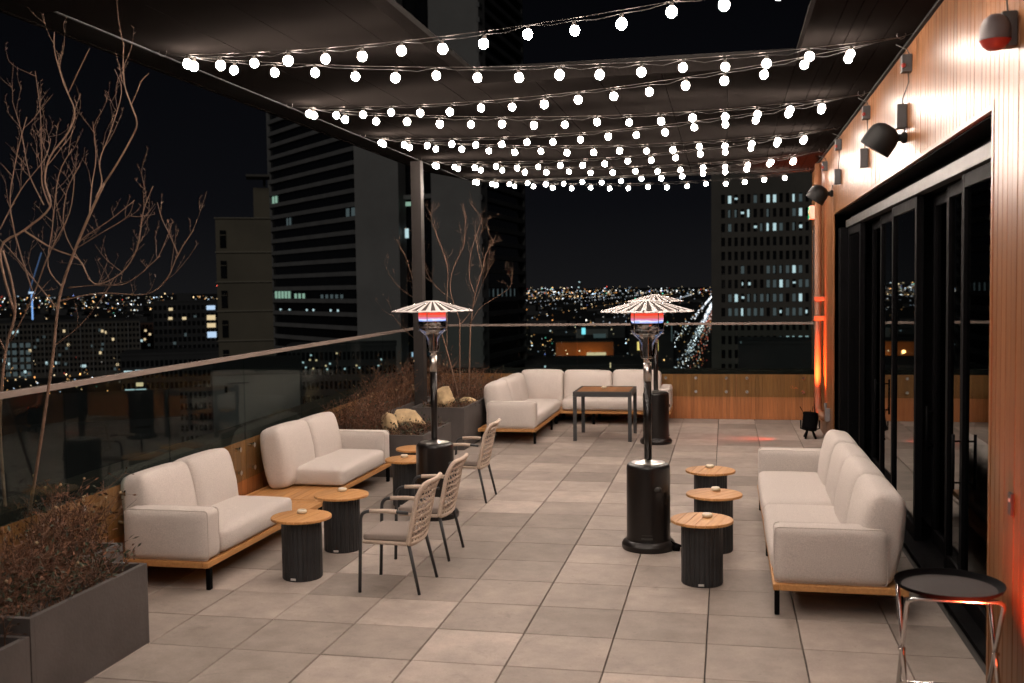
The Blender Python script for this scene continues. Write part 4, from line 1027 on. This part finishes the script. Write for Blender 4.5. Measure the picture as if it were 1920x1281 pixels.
# the banded tower: plan surveyed at A B (left face), C D (recess), E, F_ (right face)
A, B, E_, F_ = far(513, 344), far(670, 293), far(905, 277), far(985, 320)
Cc, Dd = B.lerp(E_, .36), B.lerp(E_, .62)
tw = thing('office_tower', 'tall dark office tower with horizontal window bands and blank concrete walls', 'tower')
back = Vector((-math.sin(YAW), math.cos(YAW), 0))
def massing(bm, poly, z0, z1):
    lo = [bm.verts.new((p.x, p.y, z0)) for p in poly]; hi = [bm.verts.new((p.x, p.y, z1)) for p in poly]; n = len(poly)
    bm.faces.new(lo[::-1]); bm.faces.new(hi)
    for k in range(n): bm.faces.new((lo[k], lo[(k+1) % n], hi[(k+1) % n], hi[k]))
inn = Vector((0, 0, 0))
TZ = 118
bm = BM(); sh = back*.9
massing(bm, [A+sh+(B-A).normalized()*.3, B+sh*.6+(B-A).normalized()*-.8, B+back*6, E_+back*6, E_+sh+Vector((-.6, 0, 0)), F_+sh*.2+Vector((-.9, 0, 0)), F_+back*25, A+back*25], GZ, TZ-1)
obj('glass_core', bm, 'dkglass', tw)
bm = BM()
facade(bm, B, Cc, GZ, TZ, 2.2, 4.2); facade(bm, Dd, E_, GZ, TZ, 2.2, 4.2)
facade(bm, A+(A-B).normalized()*1.2, A, GZ, TZ, .6, 1.6); facade(bm, F_, F_+(F_-E_).normalized()*1.2, GZ, TZ, .6, 1.6)
obj('concrete_wall', bm, 'tower', tw)
bm = BM(); fl = 3.93; z = GZ
zref = farz(670, 517, 293)
z = zref-fl*12
while z < TZ:
    facade(bm, A, B-(B-A).normalized()*.05, z, z+1.25, .05, .9); facade(bm, E_+(F_-E_).normalized()*.05, F_, z, z+1.25, .05, .9)
    z += fl
facade(bm, Cc, Dd, farz(785, 372, 285), farz(785, 372, 285)+1.2, 3.5, 1)
obj('spandrel', bm, 'tower_rib', tw)
LA = (B-A).length; LE = (F_-E_).length
def fz(n): return zref-fl*n+1.3      # sill of the n-th band below the reference
# lit windows on the left face (fraction along, band, colour)
def lw(f0, f1, n, m, h=2.4): lit(tw, A, B, f0*LA, f1*LA, fz(n)+.05, fz(n)+h, m, off=-.48 if False else .30)
for f0, f1, n, m in ((.015, .045, -7, 'lit_green'), (.055, .085, -7, 'lit_green'), (.20, .222, -5, 'lit_dim'), (.235, .26, -5, 'lit_dim'), (.90, .935, -5, 'lit_dim'), (.955, .995, -5, 'lit_dim')): lw(f0, f1, n+1, m)
for k in range(5): lw(.02+k*.044, .052+k*.044, 2, 'lit_green')
for k in range(3): lw(.28+k*.05, .31+k*.05, 2, 'lit_green', 1.6)
for k in range(5): lw(.60+k*.055, .63+k*.055, 2, 'lit_dim', 1.2)
for f in (.5, .7, .78): lw(f, f+.02, 3, 'lit_cool', .7)
for f in (.08, .2, .42): lw(f, f+.02, 3, 'lit_cool', .6)
for k in range(6): lit(tw, E_, F_, LE*(.25+k*.10), LE*(.27+k*.10), fz(2), fz(2)+2.2, 'lit_dim', off=.3)
# recess lights
def rec(px, y, w, h, m):
    p = far(px, 300); lit(tw, p, far(px+w, 300), 0, (far(px+w, 300)-p).length, farz(px, y+h, 300), farz(px, y, 300), m, off=0)
bm = BM(); 
for px, y, w, h, m in ((760, 428, 7, 18, 'lit_cool'), (762, 378, 12, 8, 'lit_green'), (768, 662, 3, 9, 'lit_blue'), (776, 664, 6, 7, 'lit_blue')): 
    p, q = Cc.lerp(Dd, (px-755)/60), Cc.lerp(Dd, (px+w-755)/60); lit(tw, p, q, 0, (q-p).length, farz(px, y+h, 285), farz(px, y, 285), m, off=1.9)
bm.free()

# beige stepped building left of the tower
bt = thing('beige_tower', 'stepped beige masonry building left of the banded tower', 'building')
P0, P1, P2 = far(416, 160), far(480, 160), far(513, 160); ux = (P2-P0).normalized(); 
uy = Vector((P2.x-O.x, P2.y-O.y, 0)).normalized(); ux = Vector((uy.y, -uy.x, 0)); P0 = P2-ux*((P2-P0).length*1.03); P1 = P2-ux*((P2-P1).length)
bm = BM(); w = (P2-P0).length; cc = (P0+P2)/2+uy*10; z1 = farz(440, 410, 160); obox(bm, (cc.x, cc.y, (GZ+z1)/2), ux, uy, w, 20, z1-GZ)
cc = (P1+P2)/2+uy*10.5; z2 = farz(490, 350, 160); obox(bm, (cc.x, cc.y, (z1+z2)/2), ux, uy, (P2-P1).length-.3, 14, z2-z1-.02)
obj('wall', bm, 'beige', bt)
bm = BM()
for y in (411, 474, 529, 583, 638, 692): facade(bm, P0-ux*.15, P2, farz(440, y+1, 160), farz(440, y-1, 160), -.1, .3)
obj('string_course', bm, mat('pale_stone', (.36, .32, .25), .85, var=.1), bt)
for y in (434, 490, 545, 600, 655):
    a, b = P0+ux*(w*.075)-uy*.06, P0+ux*(w*.18)-uy*.06
    bm = BM(); facade(bm, a, b, farz(427, y+32, 160), farz(427, y, 160), 0, .2); f = obj('window', bm, 'dkglass', bt)
    bm = BM(); facade(bm, a, b, farz(427, y+9.5, 160), farz(427, y+8, 160), -.12, .1); obj('transom', bm, 'beige', f)
bm = BM(); c_ = far(491, 163); obox(bm, (c_.x, c_.y, farz(491, 334, 163)), ux, uy, 3.6, 5, .35); obox(bm, (c_.x+.6, c_.y+1, farz(491, 343, 163)), ux, uy, .4, .4, 1.4); obj('roof_canopy', bm, 'brownst', bt)
bm = BM(); q = far(411, 160); bmesh.ops.create_icosphere(bm, subdivisions=1, radius=.16, matrix=Matrix.Translation((q.x, q.y, farz(411, 524, 160)))); tube(bm, [(q.x, q.y, farz(411, 530, 160)), (P0.x, P0.y, farz(411, 536, 160))], .04, 5); obj('beacon', bm, 'aviation', bt)

# gridded tower at the right
rt = thing('gridded_tower', 'dark brown tower with a grid of narrow windows at the right', 'tower')
DR = 288; P0, P2 = far(1338, DR), far(1600, DR); uy = Vector((P0.x-O.x, P0.y-O.y, 0)).normalized(); ux = Vector((uy.y, -uy.x, 0)); P2 = P0+ux*(P2-P0).length
px1 = DR/F; ztop = farz(1430, 318, DR)
bm = BM(); c_ = (P0+P2)/2+uy*16; obox(bm, (c_.x, c_.y, (GZ+ztop)/2), ux, uy, (P2-P0).length, 30, ztop-GZ); obj('core', bm, 'dkglass', rt)
bm = BM()
def rX(px): return P0+ux*((px-1341)*px1)
cols = [1360+11.6*k for k in range(20)]; rows = [375+26.2*k for k in range(14)]
facade(bm, rX(1338), rX(1356), GZ, ztop+.4, .4, 1.2)
for k in range(20): facade(bm, rX(cols[k]+3.1), rX(cols[k]+8.5), GZ, ztop, .5, .9)
for i, y in enumerate(rows):
    facade(bm, rX(1356), rX(1598), farz(1430, y+8+10.2, DR), farz(1430, y+8, DR), .62, .6)
facade(bm, rX(1356), rX(1598), farz(1430, rows[0]-9, DR), ztop+.3, .6, .7)
obj('wall_grid', bm, 'brownst', rt)
litl = {0: '1c 2s 5d 7c 8c 11c 12d', 1: '1d 2d 3s 4c 7d 11d 12c', 2: '1d 5s 6d 7c 8c 9d 11d 12s', 5: '3d 7d 8d 9d 10d 11c 12d', 6: '3s 4s 7d 8d 9c 10d 11s 12d 13d', 7: '1d 2c 3s 4d 5d 6d 7d 8d 9d 11d 12c', 8: '1d 2d 3c 4d 5d 6d 8d 9s 10d 11d 12d 13s', 10: '9d 10c 11c 12c 13c'}
for r_, s_ in litl.items():
    for tok in s_.split():
        c_ = int(tok[:-1]); m = {'c': 'lit_cool', 's': 'lit_cool', 'd': 'lit_dim'}[tok[-1]]; y = rows[r_]
        y1 = y+7 if tok[-1] != 's' else y+rl.uniform(0, 4); y0 = y-7 if tok[-1] != 's' else y-3
        a = rX(cols[c_]-2.6+(rl.uniform(0, 1.8) if tok[-1] == 's' else 0)); b = rX(cols[c_]+(3.0 if rl.random() < .7 else 1.0))
        lit(rt, a, b, 0, (b-a).length, farz(1430, y1, DR), farz(1430, y0, DR), m, off=.78)

# lower buildings, each surveyed by bearing and height
def block(name, label, px0, px1, y, dep, m, wins=(), depth_m=25, fins=0, grid=None, cat='building'):
    t = thing(name, label, cat); p0, p1 = far(px0, dep), far(px1, dep); L0 = (p1-p0).length
    pe = p1 if px1 < 960 else (p0 if px0 > 960 else (p0+p1)/2); uy = Vector((pe.x-O.x, pe.y-O.y, 0)).normalized(); ux = Vector((uy.y, -uy.x, 0))
    if px1 < 960: p0 = p1-ux*L0*1.02
    elif px0 > 960: p1 = p0+ux*L0
    z1 = farz((px0+px1)/2, y, dep)
    c_ = (p0+p1)/2+uy*depth_m/2
    bm = BM(); obox(bm, (c_.x, c_.y, (GZ+z1)/2), ux, uy, (p1-p0).length, depth_m, z1-GZ); obj('wall', bm, m, t)
    bm = BM(); obox(bm, (c_.x, c_.y, z1+.35), ux, uy, (p1-p0).length+.4, depth_m+.4, .7); rl2 = rl.uniform(.2, .7); c2 = c_+ux*(p1-p0).length*(rl2-.5)*.6
    if dep > 350: obox(bm, (c2.x, c2.y, z1+2.2), ux, uy, 6, 5, 3)
    obj('roof', bm, 'dkbld', t)
    if fins:
        bm = BM()
        for k in range(fins+1):
            a = p0+(p1-p0)*(k/fins)-uy*.2; obox(bm, (a.x, a.y, (GZ+z1)/2), ux, uy, .5, .6, z1-GZ-2)
        obj('fin', bm, 'tower', t)
    if grid:
        nx, fl_ = grid; L_ = (p1-p0).length; bm = BM(); z = z1-3.2; k2 = 0
        while z > GZ+3 and k2 < 16:
            for k in range(nx):
                a = p0+ux*(L_*(k+.2)/nx)-uy*.05; b = p0+ux*(L_*(k+.8)/nx)-uy*.05; facade(bm, a, b, z, z+fl_*.55, 0, .1)
            z -= fl_; k2 += 1
        o = obj('window_grid', bm, 'dkglass', t); o['kind'] = 'stuff'
    for (px, yy, w, h, mm) in wins:
        a, b = p0+(p1-p0)*((px-px0)/(px1-px0)), p0+(p1-p0)*((px+w-px0)/(px1-px0))
        bm = BM(); facade(bm, a-uy*.16, b-uy*.16, farz(px, yy+h, dep), farz(px, yy, dep), 0, .1); obj('window', bm, mm, t)
    return t
wn = [(rl.uniform(30, 240), rl.uniform(615, 700), 4, 5, rl.choice(['lit_warm', 'lit_dim', 'lit_dim', 'lit_cool'])) for _ in range(34)]
wn += [(38+c_*11, 640+r_*13, 7, 8, 'lit_dim') for c_ in range(4) for r_ in range(6)]
block('apartment_block', 'long apartment block with pale vertical fins at the far left', -60, 262, 603, 640, 'brownst', wn, 50, 16, (48, 3.4))
wn = [(390, 573, 15, 8, 'lit_blue'), (390, 591, 15, 9, 'lit_warm'), (390, 606, 15, 8, 'lit_warm'), (390, 622, 16, 11, 'lit_blue'), (324, 577, 7, 5, 'lit_warm'), (323, 594, 7, 5, 'lit_warm'), (347, 594, 7, 5, 'lit_warm'), (367, 591, 5, 4, 'lit_dim'), (350, 624, 4, 6, 'lit_dim'), (330, 640, 5, 5, 'lit_dim'),
      (390, 692, 14, 10, 'lit_cool'), (391, 711, 13, 11, 'lit_cool'), (391, 731, 13, 12, 'lit_cool'), (391, 752, 13, 8, 'lit_warm')]
block('dark_apartment_building', 'dark block with a bright column of windows beside the beige building', 297, 412, 566, 430, 'dkbld', wn, 20, 0, (14, 3.3))
wn = [(245, 692, 14, 7, 'lit_cool'), (264, 691, 22, 6, 'lit_cool'), (246, 726, 16, 13, 'lit_cool'), (264, 726, 18, 13, 'lit_cool'), (265, 714, 12, 7, 'lit_warm'), (300, 690, 6, 4, 'lit_cool')]
block('flat_roofed_building', 'low flat roofed block with bright strip windows behind the left rail', 240, 420, 664, 300, 'dkbld', wn, 22, 0, (22, 3.2))
block('red_brick_building', 'low brick building with a few warm windows beyond the fins', 225, 300, 605, 700, 'redbrick', [(rl.uniform(228, 290), rl.uniform(610, 660), 4, 4, rl.choice(['lit_warm', 'lit_cool', 'lit_dim'])) for _ in range(14)], 25, 0, (12, 3.3))
block('dark_office_block', 'dark rooftop directly below the left glass balustrade', -120, 330, 800, 95, 'dkbld', [], 30)
block('pale_roof_building', 'pale low building seen through the left glass below the beige one', 405, 560, 702, 120, 'tower', [(430, 716, 40, 1.2, 'dkglass'), (426, 722, 5, 12, 'dkglass')], 24, 0)
wn = [(rl.uniform(545, 720), rl.uniform(655, 690), 3, 3, rl.choice(['lit_warm', 'lit_cool'])) for _ in range(16)]
block('low_rooftop_building', 'dark low building with scattered lights at the foot of the tower', 545, 742, 650, 255, 'dkbld', wn, 14, 0, (24, 3.6))
block('orange_lit_building', 'orange lit low warehouse beyond the rear glass', 1042, 1150, 642, 640, 'orange_bld', [(1100, 661, 36, 10, 'lit_warm')], 40)
block('shop_building', 'low shop with a glowing cyan sign beyond the rear glass', 1080, 1140, 617, 900, 'tower', [(1091, 615, 7, 12, 'sign_cyan'), (1112, 626, 24, 10, 'lit_dim')], 40)
block('signal_building', 'dark building with yellow lit signs by the street', 1180, 1262, 628, 600, 'dkbld', [(1195, 641, 8, 16, 'sign_yellow'), (1228, 638, 6, 20, 'sign_yellow'), (1258, 610, 2, 30, 'lit_dim')], 30)
block('dark_roof_block', 'wide dark roof just beyond the rear balustrade', 985, 1245, 688, 300, 'dkbld', [(1020, 686, 3, 4, 'lit_cool'), (1143, 680, 2, 14, 'lit_warm')], 40)
block('low_dark_building', 'dark roofs below the gridded tower', 1385, 1530, 645, 230, 'dkbld', [(1388, 640, 3, 4, 'lit_dim')], 20)
block('distant_tower', 'single distant tower breaking the horizon lights', 1084, 1092, 527, 5200, 'dkbld', [(1086, 528, 3, 2, 'lit_cool'), (1084.5, 538, 3, 2, 'lit_cool'), (1088, 545, 3, 2, 'lit_cool')], 30)
# construction crane with blue lights at the far left
cr = thing('construction_crane', 'far construction crane outlined in blue lights at the left', 'crane')
q = far(62, 1500); mb = emis('crane_blue', (.25, .5, 1.0), .9)
bm = BM(); tube(bm, [(q.x, q.y, GZ), (q.x, q.y, farz(62, 552, 1500))], 1.2, 5); obj('mast', bm, mb, cr)
e1, e2 = far(56, 1500), far(83, 1500); bm = BM(); tube(bm, [(e1.x, e1.y, farz(56, 551, 1500)), (e2.x, e2.y, farz(83, 474, 1500))], .7, 5); obj('jib', bm, emis('crane_jib', (.25, .45, .9), .22), cr)
bm = BM(); obox(bm, (q.x, q.y, farz(62, 549, 1500)), (1, 0, 0), (0, 1, 0), 8, 3, 3); obj('cab', bm, 'lit_blue', cr)
# faintly lit warehouse lamp for the orange building
for px, y, s in ((1120, 672, 1.0), (1098, 668, .6), (1060, 660, .35)):
    ld = bpy.data.lights.new('street_lamp_glow', 'POINT'); ld.color = (1, .42, .12); ld.energy = 1700*s; ld.shadow_soft_size = 1.0
    lo = bpy.data.objects.new('street_lamp_glow', ld); C.objects.link(lo); q = far(px, 632); lo.location = (q.x, q.y, farz(px, y, 632))

# ------------------------------------------------------------------ light: night sky, faint sky glow from the city as one soft sun
w = bpy.data.worlds.new('World'); sc.world = w; w.use_nodes = True; ns, L = w.node_tree.nodes, w.node_tree.links
bg = ns['Background']; tc = N(ns, 'ShaderNodeTexCoord'); sx = N(ns, 'ShaderNodeSeparateXYZ'); L.new(tc.outputs['Generated'], sx.inputs[0])
cr_ = N(ns, 'ShaderNodeValToRGB'); r = cr_.color_ramp; r.elements[0].position = 0; r.elements[0].color = (.0078, .0078, .0086, 1); r.elements[1].position = .30; r.elements[1].color = (.0012, .0013, .0020, 1)
e = r.elements.new(.08); e.color = (.0036, .0038, .0050, 1)
L.new(sx.outputs['Z'], cr_.inputs[0]); L.new(cr_.outputs[0], bg.inputs['Color']); bg.inputs['Strength'].default_value = 1.0
sd = bpy.data.lights.new('night_glow', 'SUN'); sd.energy = .26; sd.angle = R(25); sd.color = (1, .96, .9)
so = bpy.data.objects.new('night_glow', sd); C.objects.link(so); so.rotation_euler = (R(62), 0, YAW-R(14))

# ------------------------------------------------------------------ render settings
sc.view_settings.view_transform = 'Standard'; sc.view_settings.look = 'None'; sc.view_settings.exposure = 0; sc.view_settings.gamma = 1
sc.render.engine = 'CYCLES'; cy = sc.cycles
cy.use_denoising = True; cy.sample_clamp_indirect = 3.0; cy.max_bounces = 6; cy.diffuse_bounces = 3; cy.glossy_bounces = 4; cy.transparent_max_bounces = 16; cy.transmission_bounces = 4
cy.caustics_reflective = False; cy.caustics_refractive = False; cy.use_light_tree = True
